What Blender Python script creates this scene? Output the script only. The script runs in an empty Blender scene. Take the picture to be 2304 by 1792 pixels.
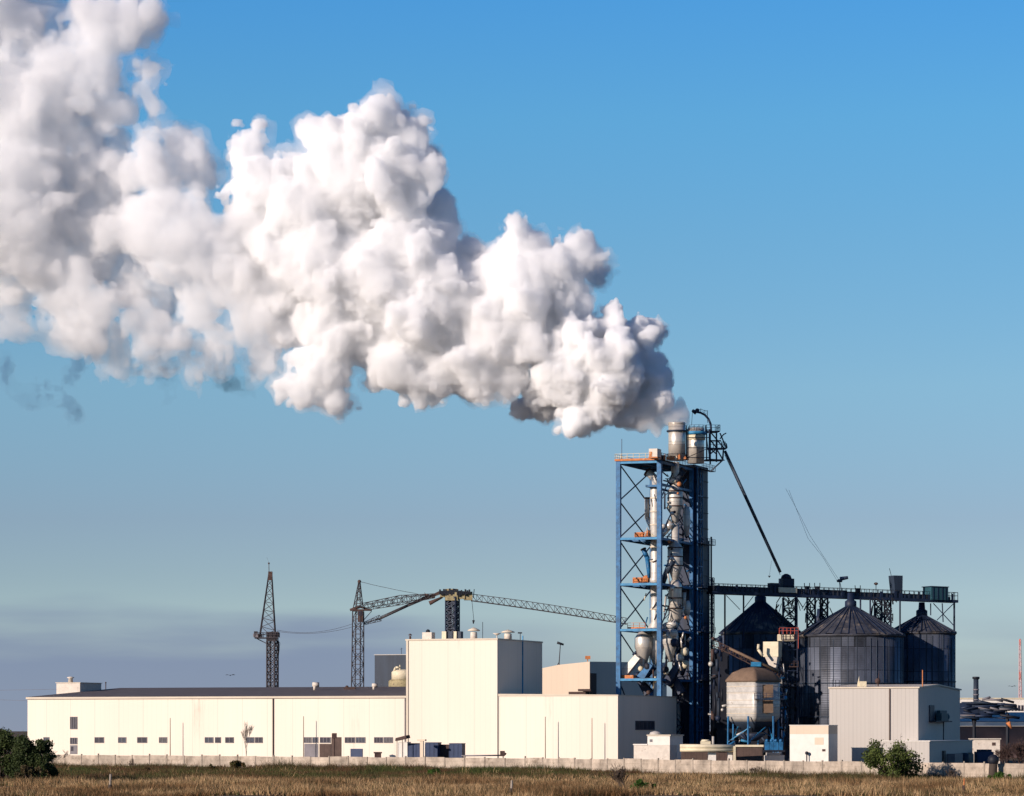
import bpy, bmesh, math, random
import numpy as np
from mathutils import Vector, Matrix
R = math.radians
S = bpy.context.scene
# ------------------------------------------------------------------ camera
F = 7500.0          # focal length in photograph pixels (2304 wide)
HY = 1640.0         # row of the horizon
CAMZ = 7.0
cam_d = bpy.data.cameras.new('camera')
cam = bpy.data.objects.new('camera', cam_d)
S.collection.objects.link(cam)
cam.location = (0, 0, CAMZ)
cam.rotation_euler = (R(90), 0, 0)
cam_d.sensor_width = 36.0
cam_d.lens = 36.0*F/2304
cam_d.shift_y = (HY-896.0)/2304
cam_d.clip_start = 1.0
cam_d.clip_end = 12000
S.camera = cam
# ------------------------------------------------------------------ sun and sky
SUN_AZ = 50.0       # degrees to the left of straight behind the camera
SUN_EL = 17.0
a, e = R(SUN_AZ), R(SUN_EL)
sun_dir = Vector((-math.sin(a)*math.cos(e), -math.cos(a)*math.cos(e), math.sin(e)))   # towards the sun
sl = bpy.data.lights.new('sun', 'SUN'); sl.energy = 5.0; sl.angle = R(0.5); sl.color = (1.0, 0.86, 0.76)
so = bpy.data.objects.new('sun', sl); S.collection.objects.link(so)
so.rotation_euler = sun_dir.to_track_quat('Z', 'Y').to_euler()
so.location = (-200, -100, 150)
W = bpy.data.worlds.new('World'); S.world = W; W.use_nodes = True
nt = W.node_tree; nt.nodes.clear()
def wn(t, **k):
    n = nt.nodes.new(t)
    for a_, b_ in k.items(): setattr(n, a_, b_)
    return n
wo = wn('ShaderNodeOutputWorld'); bg = wn('ShaderNodeBackground'); sky = wn('ShaderNodeTexSky')
sky.sky_type = 'NISHITA'; sky.sun_disc = False
sky.sun_elevation = R(SUN_EL); sky.sun_rotation = math.atan2(sun_dir.x, sun_dir.y)
sky.air_density = 1.0; sky.dust_density = 0.2; sky.ozone_density = 2.5
tc = wn('ShaderNodeTexCoord')
# the air grows deep blue quickly above the horizon: sample the sky at a steeper angle
mp = wn('ShaderNodeMapping'); mp.inputs['Scale'].default_value = (1, 1, 2.6); mp.inputs['Location'].default_value = (0, 0, 0.03)
nt.links.new(tc.outputs['Generated'], mp.inputs['Vector'])
nrm = wn('ShaderNodeVectorMath', operation='NORMALIZE')
nt.links.new(mp.outputs[0], nrm.inputs[0]); nt.links.new(nrm.outputs[0], sky.inputs['Vector'])
# low bank of mauve cloud along the horizon
sep = wn('ShaderNodeSeparateXYZ'); nt.links.new(tc.outputs['Generated'], sep.inputs[0])
m2 = wn('ShaderNodeMapping'); m2.inputs['Scale'].default_value = (9, 9, 70); nt.links.new(tc.outputs['Generated'], m2.inputs[0])
ns = wn('ShaderNodeTexNoise'); ns.inputs['Scale'].default_value = 1.0; ns.inputs['Detail'].default_value = 4; ns.inputs['Roughness'].default_value = 0.45
nt.links.new(m2.outputs[0], ns.inputs['Vector'])
ma = wn('ShaderNodeMath', operation='MULTIPLY_ADD'); ma.inputs[1].default_value = 0.030; nt.links.new(ns.outputs['Fac'], ma.inputs[0]); nt.links.new(sep.outputs['Z'], ma.inputs[2])
mr = wn('ShaderNodeMapRange', interpolation_type='SMOOTHSTEP'); nt.links.new(ma.outputs[0], mr.inputs['Value'])
mr.inputs['From Min'].default_value = 0.038; mr.inputs['From Max'].default_value = 0.053
mr.inputs['To Min'].default_value = 0.88; mr.inputs['To Max'].default_value = 0.0
mr2 = wn('ShaderNodeMapRange', interpolation_type='SMOOTHSTEP'); nt.links.new(ma.outputs[0], mr2.inputs['Value'])
mr2.inputs['From Min'].default_value = 0.012; mr2.inputs['From Max'].default_value = 0.058; mr2.inputs['To Min'].default_value = 0.9; mr2.inputs['To Max'].default_value = 0.0
az = wn('ShaderNodeMapRange', interpolation_type='SMOOTHSTEP'); nt.links.new(sep.outputs['X'], az.inputs['Value']); az.inputs['From Min'].default_value = -0.06; az.inputs['From Max'].default_value = 0.05
bm = wn('ShaderNodeMix', data_type='FLOAT'); nt.links.new(az.outputs[0], bm.inputs[0]); nt.links.new(mr.outputs[0], bm.inputs[2]); nt.links.new(mr2.outputs[0], bm.inputs[3])
mx = wn('ShaderNodeMix', data_type='RGBA'); nt.links.new(bm.outputs[0], mx.inputs['Factor'])
rmp = wn('ShaderNodeValToRGB'); nt.links.new(sep.outputs['Z'], rmp.inputs[0]); el = rmp.color_ramp.elements
TINT = [(0.045, (1.34, 1.18, 1.05)), (0.0627, (1.42, 1.25, 1.14)), (0.102, (1.65, 1.83, 1.60)), (0.145, (1.48, 2.14, 2.05)), (0.180, (1.31, 2.41, 2.47)), (0.216, (1.03, 2.41, 2.89)), (0.40, (0.20, 0.80, 1.55)), (1.0, (0.08, 0.36, 0.95))]
for i, (p_, c_) in enumerate(TINT):
    q_ = el[i] if i < 2 else el.new(p_)
    q_.position = p_; q_.color = (*[v/4 for v in c_], 1)
sc4 = wn('ShaderNodeVectorMath', operation='SCALE'); sc4.inputs['Scale'].default_value = 4*0.09/0.13; nt.links.new(rmp.outputs[0], sc4.inputs[0])
mul = wn('ShaderNodeVectorMath', operation='MULTIPLY'); nt.links.new(sky.outputs[0], mul.inputs[0]); nt.links.new(sc4.outputs[0], mul.inputs[1])
nt.links.new(mul.outputs[0], mx.inputs[6])
mx.inputs[7].default_value = (1.58, 2.02, 3.10, 1)
nt.links.new(mx.outputs[2], bg.inputs['Color']); bg.inputs['Strength'].default_value = 0.109
nt.links.new(bg.outputs[0], wo.inputs[0])
S.view_settings.view_transform = 'Standard'; S.view_settings.look = 'None'
S.view_settings.exposure = 0.25; S.view_settings.gamma = 1.0
S.cycles.use_denoising = True
S.cycles.max_bounces = 40; S.cycles.diffuse_bounces = 3; S.cycles.glossy_bounces = 3
S.cycles.volume_bounces = 20; S.cycles.transparent_max_bounces = 24
S.cycles.adaptive_threshold = 0.02
S.cycles.sample_clamp_indirect = 10
# ------------------------------------------------------------------ helpers
C = S.collection
def P(px, py, D):
    """the point at distance D (metres in front) that lies at photograph pixel px, py"""
    return Vector(((px-1152.0)/F*D, D, CAMZ + (HY-py)/F*D))
def X(px, D): return (px-1152.0)/F*D
def Z(py, D): return CAMZ + (HY-py)/F*D
def tag(o, label=None, cat=None, group=None, kind=None):
    if label: o['label'] = label
    if cat: o['category'] = cat
    if group: o['group'] = group
    if kind: o['kind'] = kind
    return o
# ------------------------------------------------------------------ materials
def mat(name, col, rough=0.8, metal=0.0, var=0.15, vscale=0.4, seam=None, seamd=0.75, dirt=None, bump=0.0, bscale=8.0, yaw=20.0, streak=False, bands=None):
    """procedural material: base colour with blotches, optional vertical sheet seams (metres), dirt colour, bump"""
    m = bpy.data.materials.new(name); m.use_nodes = True; t = m.node_tree; L = t.links
    p = t.nodes['Principled BSDF']; p.inputs['Roughness'].default_value = rough; p.inputs['Metallic'].default_value = metal
    p.inputs['Specular IOR Level'].default_value = 0.3
    def N(ty, **k):
        n = t.nodes.new(ty)
        for a_, b_ in k.items(): setattr(n, a_, b_)
        return n
    g = N('ShaderNodeNewGeometry'); mp = N('ShaderNodeMapping'); mp.inputs['Rotation'].default_value = (0, 0, R(yaw))
    L.new(g.outputs['Position'], mp.inputs[0])
    src = mp.outputs[0]
    if streak:
        ms = N('ShaderNodeMapping'); ms.inputs['Scale'].default_value = (1, 1, 0.12); L.new(src, ms.inputs[0]); nv = ms.outputs[0]
    else: nv = src
    n1 = N('ShaderNodeTexNoise'); n1.inputs['Scale'].default_value = vscale; n1.inputs['Detail'].default_value = 5; n1.inputs['Roughness'].default_value = .62; L.new(nv, n1.inputs['Vector'])
    r1 = N('ShaderNodeMapRange'); L.new(n1.outputs['Fac'], r1.inputs[0]); r1.inputs[1].default_value = .3; r1.inputs[2].default_value = .7
    r1.inputs[3].default_value = 1-var; r1.inputs[4].default_value = 1+var*.6
    mu = N('ShaderNodeMix', data_type='RGBA', blend_type='MULTIPLY'); mu.inputs[0].default_value = 1
    mu.inputs[6].default_value = (*col, 1); L.new(r1.outputs[0], mu.inputs[7]); out = mu.outputs[2]
    if dirt:
        n2 = N('ShaderNodeTexNoise'); n2.inputs['Scale'].default_value = dirt[1]; n2.inputs['Detail'].default_value = 7; n2.inputs['Roughness'].default_value = .7; L.new(nv, n2.inputs['Vector'])
        r2 = N('ShaderNodeMapRange', interpolation_type='SMOOTHSTEP'); L.new(n2.outputs['Fac'], r2.inputs[0]); r2.inputs[1].default_value = dirt[2]; r2.inputs[2].default_value = dirt[2]+.14
        md = N('ShaderNodeMix', data_type='RGBA'); L.new(r2.outputs[0], md.inputs[0]); L.new(out, md.inputs[6]); md.inputs[7].default_value = (*dirt[0], 1); out = md.outputs[2]
    if seam:
        sx = N('ShaderNodeSeparateXYZ'); L.new(src, sx.inputs[0])
        ad = N('ShaderNodeMath', operation='ADD'); L.new(sx.outputs[0], ad.inputs[0]); L.new(sx.outputs[1], ad.inputs[1])
        for per, wid, dk in seam:
            mo = N('ShaderNodeMath', operation='PINGPONG'); L.new(ad.outputs[0], mo.inputs[0]); mo.inputs[1].default_value = per
            lt = N('ShaderNodeMath', operation='LESS_THAN'); L.new(mo.outputs[0], lt.inputs[0]); lt.inputs[1].default_value = wid
            ms_ = N('ShaderNodeMix', data_type='RGBA', blend_type='MULTIPLY'); L.new(lt.outputs[0], ms_.inputs[0]); L.new(out, ms_.inputs[6]); ms_.inputs[7].default_value = (dk, dk, dk, 1); out = ms_.outputs[2]
    if bands:
        sz = N('ShaderNodeSeparateXYZ'); L.new(src, sz.inputs[0])
        mo = N('ShaderNodeMath', operation='PINGPONG'); L.new(sz.outputs[2], mo.inputs[0]); mo.inputs[1].default_value = bands[0]
        lt = N('ShaderNodeMath', operation='LESS_THAN'); L.new(mo.outputs[0], lt.inputs[0]); lt.inputs[1].default_value = bands[1]
        mb_ = N('ShaderNodeMix', data_type='RGBA', blend_type='MULTIPLY'); L.new(lt.outputs[0], mb_.inputs[0]); L.new(out, mb_.inputs[6]); mb_.inputs[7].default_value = (bands[2],)*3+(1,); out = mb_.outputs[2]
    L.new(out, p.inputs['Base Color'])
    if bump:
        nb = N('ShaderNodeTexNoise'); nb.inputs['Scale'].default_value = bscale; nb.inputs['Detail'].default_value = 4; L.new(src, nb.inputs['Vector'])
        b = N('ShaderNodeBump'); b.inputs['Strength'].default_value = bump; b.inputs['Distance'].default_value = .2; L.new(nb.outputs['Fac'], b.inputs['Height']); L.new(b.outputs[0], p.inputs['Normal'])
    return m
M = dict(
 cream=mat('cream_cladding', (.73, .635, .52), .6, var=.09, vscale=.05, seam=[(.5, .035, .94), (2.6, .06, .84)], dirt=((.53, .43, .34), .14, .57), streak=True),
 cream_trim=mat('cream_trim', (.56, .48, .37), .6, var=.1),
 peach=mat('peach_cladding', (.60, .48, .36), .6, var=.05, vscale=.1, seam=[(.6, .04, .93)], streak=True),
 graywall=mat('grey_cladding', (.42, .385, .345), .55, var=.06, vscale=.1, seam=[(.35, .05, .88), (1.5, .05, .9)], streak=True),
 white=mat('white_paint', (.70, .65, .58), .6, var=.1, vscale=.8, dirt=((.45, .38, .30), .7, .62)),
 offwhite=mat('rough_plaster', (.60, .53, .45), .8, var=.15, vscale=1.2, dirt=((.34, .26, .19), 1.1, .58)),
 roof=mat('bitumen_roof', (.10, .085, .085), .9, var=.18, vscale=.3),
 slate=mat('dark_slate_cladding', (.022, .034, .055), .6, var=.35, vscale=.5, streak=True),
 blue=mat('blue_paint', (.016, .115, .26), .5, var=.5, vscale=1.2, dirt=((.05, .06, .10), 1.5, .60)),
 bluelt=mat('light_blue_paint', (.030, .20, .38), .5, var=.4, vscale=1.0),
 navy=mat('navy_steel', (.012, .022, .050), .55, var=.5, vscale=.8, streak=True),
 black=mat('black_steel', (.010, .012, .020), .6, var=.3),
 silver=mat('silver_sheet', (.52, .49, .44), .50, metal=.30, var=.22, vscale=1.0, dirt=((.22, .17, .12), .9, .60), bands=(1.15, .05, .6)),
 steel=mat('bright_steel', (.64, .58, .50), .34, metal=.5, var=.15, vscale=.8, bands=(1.4, .04, .6)),
 galv=mat('galvanised_sheet', (.085, .105, .150), .45, metal=.45, var=.75, vscale=.30, streak=True, dirt=((.10, .10, .11), .25, .60), bands=(.9, .03, .8)),
 galvroof=mat('weathered_roof_sheet', (.060, .062, .075), .6, metal=.2, var=.6, vscale=.5, dirt=((.22, .18, .14), .30, .52)),
 orange=mat('rust_orange', (.48, .17, .06), .8, var=.3, vscale=2.0, dirt=((.55, .38, .25), 1.5, .55)),
 rust=mat('rusty_steel', (.070, .042, .036), .85, var=.4, vscale=1.5),
 craneg=mat('grey_brown_crane_paint', (.045, .038, .042), .7, var=.4, vscale=1.2),
 craney=mat('faded_yellow_paint', (.34, .28, .15), .7, var=.4, vscale=1.0, dirt=((.10, .07, .05), 1.1, .52)),
 beige=mat('beige_paint', (.62, .54, .38), .6, var=.15, vscale=1.0, dirt=((.30, .24, .16), .8, .62)),
 brown=mat('brown_boards', (.085, .055, .045), .8, var=.25, vscale=1.2, seam=[(.6, .04, .6)]),
 domeb=mat('brown_tank_roof', (.16, .105, .070), .85, var=.25, vscale=1.0),
 pane=mat('dark_glass', (.035, .032, .045), .25, var=.4, vscale=1.0),
 pane2=mat('bluish_glass', (.030, .038, .060), .3, var=.5, vscale=1.5),
 blind=mat('pale_blind', (.08, .075, .08), .6, var=.5, vscale=2.0),
 frame=mat('pale_window_frame', (.17, .155, .165), .6, var=.3),
 bluebox=mat('blue_sheet', (.028, .045, .10), .6, var=.2, vscale=1.0),
 teal=mat('teal_sheet', (.02, .07, .09), .6, var=.3),
 concrete=mat('weathered_concrete', (.40, .33, .26), .9, var=.5, vscale=.5, dirt=((.19, .15, .11), .45, .54), bump=.3, bscale=2.0, bands=(.42, .02, .72)),
 post=mat('old_concrete_post', (.30, .25, .20), .9, var=.3, vscale=2.0),
 wood=mat('dark_wood', (.06, .045, .035), .9, var=.3),
 bark=mat('bark', (.085, .060, .045), .9, var=.3),
 red=mat('faded_red_paint', (.50, .09, .06), .7, var=.2),
 brick=mat('mauve_brown_wall', (.17, .105, .090), .85, var=.15, vscale=.5),
)
# ------------------------------------------------------------------ geometry
class Fr:
    """a frame on the ground: origin seen at pixel px at distance D, turned by yaw; a runs along the front to the right, b away from the viewer"""
    def __init__(s, px, D, yaw=20.0):
        y = R(yaw); s.o = (X(px, D), D); s.u = (math.cos(y), -math.sin(y)); s.w = (math.sin(y), math.cos(y))
    def pt(s, a_, b_, z): return Vector((s.o[0]+a_*s.u[0]+b_*s.w[0], s.o[1]+a_*s.u[1]+b_*s.w[1], z))
    def a(s, px, b_=0.0):
        k = (px-1152.0)/F; return (k*(s.o[1]+b_*s.w[1])-s.o[0]-b_*s.w[0])/(s.u[0]-k*s.u[1])
    def b(s, px, a_=0.0):
        k = (px-1152.0)/F; return (k*(s.o[1]+a_*s.u[1])-s.o[0]-a_*s.u[0])/(s.w[0]-k*s.w[1])
    def z(s, py, a_=0.0, b_=0.0): return Z(py, s.o[1]+a_*s.u[1]+b_*s.w[1])
WF = Fr(1152, 0.0001, 0); WF.o = (0, 0); WF.u = (1, 0); WF.w = (0, 1)
class MB:
    def __init__(s): s.v = []; s.f = []; s.sm = []
    def add(s, vs, fs, smooth=False):
        n = len(s.v); s.v += [tuple(v) for v in vs]; s.f += [tuple(i+n for i in f) for f in fs]; s.sm += [smooth]*len(fs); return s
    def box(s, fr, a0, a1, b0, b1, z0, z1, top=None):
        """top: (z at a0, z at a1) for a sloping top"""
        fr = fr or WF; ta, tb = top if top else (z1, z1)
        if a0 > a1: a0, a1, ta, tb = a1, a0, tb, ta
        if b0 > b1: b0, b1 = b1, b0
        vs = [fr.pt(a0, b0, z0), fr.pt(a1, b0, z0), fr.pt(a1, b1, z0), fr.pt(a0, b1, z0), fr.pt(a0, b0, ta), fr.pt(a1, b0, tb), fr.pt(a1, b1, tb), fr.pt(a0, b1, ta)]
        return s.add(vs, [(0, 3, 2, 1), (4, 5, 6, 7), (0, 1, 5, 4), (1, 2, 6, 5), (2, 3, 7, 6), (3, 0, 4, 7)])
    def tube(s, p, q, r, r2=None, n=4, caps=True):
        p, q = Vector(p), Vector(q); d = q-p
        if d.length < 1e-6: return s
        r2 = r if r2 is None else r2
        x = d.orthogonal().normalized() if abs(d.normalized().z) > .99 else d.cross(Vector((0, 0, 1))).normalized(); y = d.cross(x).normalized()
        vs = []
        for c, rr in ((p, r), (q, r2)):
            for i in range(n):
                t = 2*math.pi*(i+.5)/n; vs.append(c+(x*math.cos(t)+y*math.sin(t))*rr)
        fs = [(i, (i+1) % n, n+(i+1) % n, n+i) for i in range(n)]
        if caps: fs += [tuple(range(n))[::-1], tuple(range(n, 2*n))]
        return s.add(vs, fs, n > 5)
    def path(s, pts, r, n=6):
        for i in range(len(pts)-1): s.tube(pts[i], pts[i+1], r, n=n)
        return s
    def lathe(s, cx, cy, prof, n=24, smooth=True):
        vs = []; fs = []; m = len(prof)
        for (r, z) in prof:
            for i in range(n):
                t = 2*math.pi*i/n; vs.append((cx+r*math.cos(t), cy+r*math.sin(t), z))
        for j in range(m-1):
            for i in range(n): fs.append((j*n+i, j*n+(i+1) % n, (j+1)*n+(i+1) % n, (j+1)*n+i))
        fs.append(tuple(range((m-1)*n, m*n))); fs.append(tuple(range(n))[::-1])
        return s.add(vs, fs, smooth)
    def shaped(s, cx, cy, prof, k=.30, phi=0.0, n=64):
        """like lathe, on a rounded square plan; k how square, phi where its corners point (radians)"""
        vs = []; fs = []; m = len(prof)
        for (r, z) in prof:
            for i in range(n):
                t = 2*math.pi*i/n; c_, s_ = abs(math.cos(t-phi)), abs(math.sin(t-phi)); q = r*(1-k+k*1.0/(c_+s_)) if k < 1 else r/(c_+s_); vs.append((cx+q*math.cos(t), cy+q*math.sin(t), z))
        for j in range(m-1):
            for i in range(n): fs.append((j*n+i, j*n+(i+1) % n, (j+1)*n+(i+1) % n, (j+1)*n+i))
        fs.append(tuple(range((m-1)*n, m*n))); fs.append(tuple(range(n))[::-1])
        return s.add(vs, fs, True)
    def ball(s, c, r, n=10):
        pr = [(max(.01, r*math.sin(math.pi*i/6)), c[2]-r*math.cos(math.pi*i/6)) for i in range(7)]
        return s.lathe(c[0], c[1], pr, n)
class Obj:
    """a built object with the world point of its thing's origin"""
    def __init__(s, o, org): s.o = o; s.org = org
def build(mb, name, m, parent=None, org=None):
    p = parent; o_ = p.org if p is not None else Vector(org if org is not None else (0, 0, 0))
    me = bpy.data.meshes.new(name); me.from_pydata([(v[0]-o_.x, v[1]-o_.y, v[2]-o_.z) for v in mb.v], [], mb.f)
    me.polygons.foreach_set('use_smooth', mb.sm); me.validate(); me.update()
    me.materials.append(M[m] if isinstance(m, str) else m)
    o = bpy.data.objects.new(name, me); C.objects.link(o)
    if p is not None: o.parent = p.o
    else: o.location = o_
    return Obj(o, o_)
def thing(name, org, label, cat, group=None):
    o = bpy.data.objects.new(name, None); C.objects.link(o); o.location = org; o.empty_display_size = .5
    tag(o, label, cat, group); return Obj(o, Vector(org))
def solo(mb, name, m, label, cat, group=None, org=None):
    if org is None:
        a_ = np.array(mb.v); org = (float(a_[:, 0].mean()), float(a_[:, 1].mean()), float(a_[:, 2].min()))
    b_ = build(mb, name, m, None, org); tag(b_.o, label, cat, group); return b_
def lattice(mb, p0, p1, w0, w1, bays, r=.11, rd=None, side=None, diag='x'):
    """square lattice column or boom from p0 to p1, width w0 at p0 and w1 at p1"""
    p0, p1 = Vector(p0), Vector(p1); d = (p1-p0).normalized(); rd = rd or r*.6
    if side is None: side = Vector((math.cos(R(20)), -math.sin(R(20)), 0))
    x = (side-d*side.dot(d)).normalized(); y = d.cross(x)
    def ring(t):
        c = p0.lerp(p1, t); w = (w0*(1-t)+w1*t)/2
        return [c+x*w+y*w, c-x*w+y*w, c-x*w-y*w, c+x*w-y*w]
    rs = [ring(i/bays) for i in range(bays+1)]
    for k in range(4): mb.tube(rs[0][k], rs[-1][k], r)
    for i in range(bays):
        for k in range(4):
            j = (k+1) % 4
            if diag == 'x': mb.tube(rs[i][k], rs[i+1][j], rd); mb.tube(rs[i][j], rs[i+1][k], rd)
            elif (i+k) % 2: mb.tube(rs[i][k], rs[i+1][j], rd)
            else: mb.tube(rs[i][j], rs[i+1][k], rd)
            mb.tube(rs[i+1][k], rs[i+1][j], rd)
    return mb
def railing(mb, pts, h=1.1, step=1.5, r=.05, closed=False):
    pts = [Vector(p) for p in pts]
    if closed: pts.append(pts[0])
    for i in range(len(pts)-1):
        p, q = pts[i], pts[i+1]; n = max(1, int((q-p).length/step))
        for zz in (h, h*.55): mb.tube(p+Vector((0, 0, zz)), q+Vector((0, 0, zz)), r*.8)
        for k in range(n+1): c = p.lerp(q, k/n); mb.tube(c, c+Vector((0, 0, h)), r)
    return mb
WR = [0]
def window(parent, fr, px0, px1, py0, py1, face='front', at=0.0, mull=1, glass='pane', name='window', frame='frame'):
    """a framed window on the front (b=at) or on the side (a=at); the pane is its sub-part"""
    if face == 'front':
        a0, a1 = fr.a(px0, at), fr.a(px1, at); z0, z1 = fr.z(py1, a0, at), fr.z(py0, a0, at)
        bx = lambda m_, s0, s1, t0, t1, d: m_.box(fr, s0, s1, at-d, at+.02, t0, t1)
        s0, s1 = a0, a1
    else:
        b0, b1 = fr.b(px0, at), fr.b(px1, at); z0, z1 = fr.z(py1, at, b0), fr.z(py0, at, b0)
        bx = lambda m_, s0, s1, t0, t1, d: m_.box(fr, at-.02, at+d, s0, s1, t0, t1)
        s0, s1 = b0, b1
    e = .09; f = MB()
    bx(f, s0, s1, z0, z0+e, .12); bx(f, s0, s1, z1-e, z1, .12); bx(f, s0, s0+e, z0+e, z1-e, .12); bx(f, s1-e, s1, z0+e, z1-e, .12)
    for i in range(1, mull+1):
        c = s0+(s1-s0)*i/(mull+1); bx(f, c-.05, c+.05, z0+e, z1-e, .117)
    w = build(f, name, frame, parent)
    g = MB(); bx(g, s0+e*.5, s1-e*.5, z0+e*.5, z1-e*.5, .06); WR[0] += 1; build(g, 'pane', (glass, glass, 'pane2', glass, 'blind', 'pane2')[WR[0]*7 % 6], w)
    return w
# ------------------------------------------------------------------ steam plume
def surface_nets(f, origin, h):
    """closed quad surface of the zero level of the array f (negative inside)"""
    f = np.pad(f, 1, constant_values=1.0); origin = np.array(origin)-h
    s = f < 0
    nx, ny, nz = f.shape
    c = np.zeros((nx-1, ny-1, nz-1), np.int8)
    for i in (0, 1):
        for j in (0, 1):
            for k in (0, 1): c += s[i:nx-1+i, j:ny-1+j, k:nz-1+k]
    act = (c > 0) & (c < 8)
    idx = np.full(act.shape, -1, np.int64); I, J, K = np.nonzero(act); idx[act] = np.arange(len(I))
    acc = np.zeros((len(I), 3)); cnt = np.zeros(len(I))
    corners = [(i, j, k) for i in (0, 1) for j in (0, 1) for k in (0, 1)]
    for a_ in corners:
        for ax in range(3):
            if a_[ax] == 0:
                b_ = list(a_); b_[ax] = 1
                fa = f[I+a_[0], J+a_[1], K+a_[2]]; fb = f[I+b_[0], J+b_[1], K+b_[2]]
                m = (fa < 0) != (fb < 0)
                t = np.where(m, fa/np.where(m, fa-fb, 1), 0)
                p = np.array(a_, float)[None, :].repeat(len(I), 0); p[:, ax] += t
                acc[m] += p[m]; cnt[m] += 1
    v = (acc/cnt[:, None] + np.stack([I, J, K], 1))*h + origin
    quads = []
    for ax in range(3):
        o1, o2 = [(1, 2), (2, 0), (0, 1)][ax]
        sl0 = [slice(None)]*3; sl1 = [slice(None)]*3; sl0[ax] = slice(0, -1); sl1[ax] = slice(1, None)
        A, B = s[tuple(sl0)], s[tuple(sl1)]
        g = np.nonzero(A != B); g = np.stack(g, 1)
        ok = (g[:, o1] > 0) & (g[:, o2] > 0); g = g[ok]
        fl = A[g[:, 0], g[:, 1], g[:, 2]]
        def at(d1, d2):
            q = g.copy(); q[:, o1] -= d1; q[:, o2] -= d2
            return idx[q[:, 0], q[:, 1], q[:, 2]]
        q = np.stack([at(1, 1), at(0, 1), at(0, 0), at(1, 0)], 1)
        q[~fl] = q[~fl][:, ::-1]
        quads.append(q)
    return v, np.concatenate(quads)
def fast_mesh(name, v, q, smooth=True):
    me = bpy.data.meshes.new(name); n = q.shape[1]
    me.vertices.add(len(v)); me.vertices.foreach_set('co', v.astype(np.float32).ravel())
    me.loops.add(q.size); me.loops.foreach_set('vertex_index', q.astype(np.int32).ravel())
    me.polygons.add(len(q)); me.polygons.foreach_set('loop_start', np.arange(0, q.size, n, dtype=np.int32))
    me.polygons.foreach_set('use_smooth', np.full(len(q), smooth))
    me.update(calc_edges=True)
    return me
def noise3(shape, h, scale, rng):
    """smooth lattice noise over the grid, roughly -1..1"""
    n = [int(s*h/scale)+4 for s in shape]
    g = rng.uniform(-1, 1, n).astype(np.float32)
    out = g
    for ax in range(3):
        t = np.arange(shape[ax])*h/scale + 0.5; i = t.astype(int); u = t-i; u = (u*u*(3-2*u)).astype(np.float32)
        sh = [1, 1, 1]; sh[ax] = -1; u = u.reshape(sh)
        out = np.take(out, i, ax)*(1-u) + np.take(out, i+1, ax)*u
    return out
def blur(f):
    for ax in range(3):
        g = f.copy(); a_ = [slice(None)]*3; b_ = [slice(None)]*3; a_[ax] = slice(1, None); b_[ax] = slice(0, -1)
        g[tuple(a_)] += f[tuple(b_)]; g[tuple(b_)] += f[tuple(a_)]
        a_[ax] = slice(0, 1); b_[ax] = slice(-1, None); g[tuple(a_)] += f[tuple(a_)]; g[tuple(b_)] += f[tuple(b_)]
        f = g/3
    return f
PD = 640.0
def plume_mesh(name, blobs, h, seed, shrink=1.0, kids=(13, 7, 5), amp=(1.0, 0.9, 0.65, .38), blurs=1, tear=0.0, fringe=None, rag=None):
    """blobs: x, y, radius, nearness in 2184-wide display pixels"""
    rng = np.random.default_rng(seed); k = 2304/2184.0
    L0 = []
    for (x, y, r, dz) in blobs:
        D = PD-dz*k/F*PD; L0.append((np.array(P(x*k, y*k, D)), r*k/F*D*shrink))
    lo = np.min([c-r*1.4 for c, r in L0], 0)-3; hi = np.max([c+r*1.4 for c, r in L0], 0)+3
    n = np.ceil((hi-lo)/h).astype(int)+1
    f = np.full(n, 6.0, np.float32); ax = [lo[i]+np.arange(n[i])*h for i in range(3)]
    def put(c, r, mg):
        m = r+mg
        i0 = np.clip(((c-m-lo)/h).astype(int), 0, n-1); i1 = np.clip(((c+m-lo)/h).astype(int)+2, 1, n)
        g = [ax[i][i0[i]:i1[i]]-c[i] for i in range(3)]
        d = np.sqrt(g[0][:, None, None]**2+g[1][None, :, None]**2+g[2][None, None, :]**2)-r
        v = f[i0[0]:i1[0], i0[1]:i1[1], i0[2]:i1[2]]
        np.minimum(v, d, out=v)
    for c, r in L0: put(c, r, 4.0)
    lev = L0
    for li, nk in enumerate(kids):
        nxt = []
        for c, r in lev:
            for _ in range(nk):
                d = rng.normal(size=3); d[2] += .25; d /= np.linalg.norm(d)
                r1 = r*rng.uniform(.16, .5) if li == 0 else r*rng.uniform(.25, .6)
                c1 = c+d*(r*rng.uniform(.74, .97))
                if r1 < h*1.1: continue
                ii = np.clip(((c1-lo)/h).astype(int), 0, n-1)
                if f[ii[0], ii[1], ii[2]] < -r1*.55: continue      # swallowed by the body
                nxt.append((c1, r1))
        for c, r in nxt: put(c, r, 1.5)
        lev = nxt
    for _ in range(blurs): f = blur(f)
    f -= amp[0]*(np.abs(noise3(n, h, 10.0, rng))*2 - .8) - tear*noise3(n, h, 16.0, rng)
    f -= amp[1]*(np.abs(noise3(n, h, 4.5, rng))*2 - .8)
    f -= amp[2]*(np.abs(noise3(n, h, 2.0, rng))*2 - .8)
    f -= amp[3]*(np.abs(noise3(n, h, 1.0, rng))*2 - .8)
    if rag:    # torn into filaments and sheets
        f = np.maximum(f, (np.abs(noise3(n, h, 7.0, rng))+.55*np.abs(noise3(n, h, 3.2, rng))+.4*np.abs(noise3(n, h, 1.5, rng)))*4-rag)
    me = fast_mesh(name, *surface_nets(f, lo, h))
    if fringe is None: return me
    g = f[::2, ::2, ::2]-fringe[0]; g = g+fringe[1]*noise3(g.shape, 2*h, 3.2, rng)+fringe[1]*.8*noise3(g.shape, 2*h, 7.0, rng)
    return me, fast_mesh('mist_fringe', *surface_nets(g, lo, 2*h))
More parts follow.
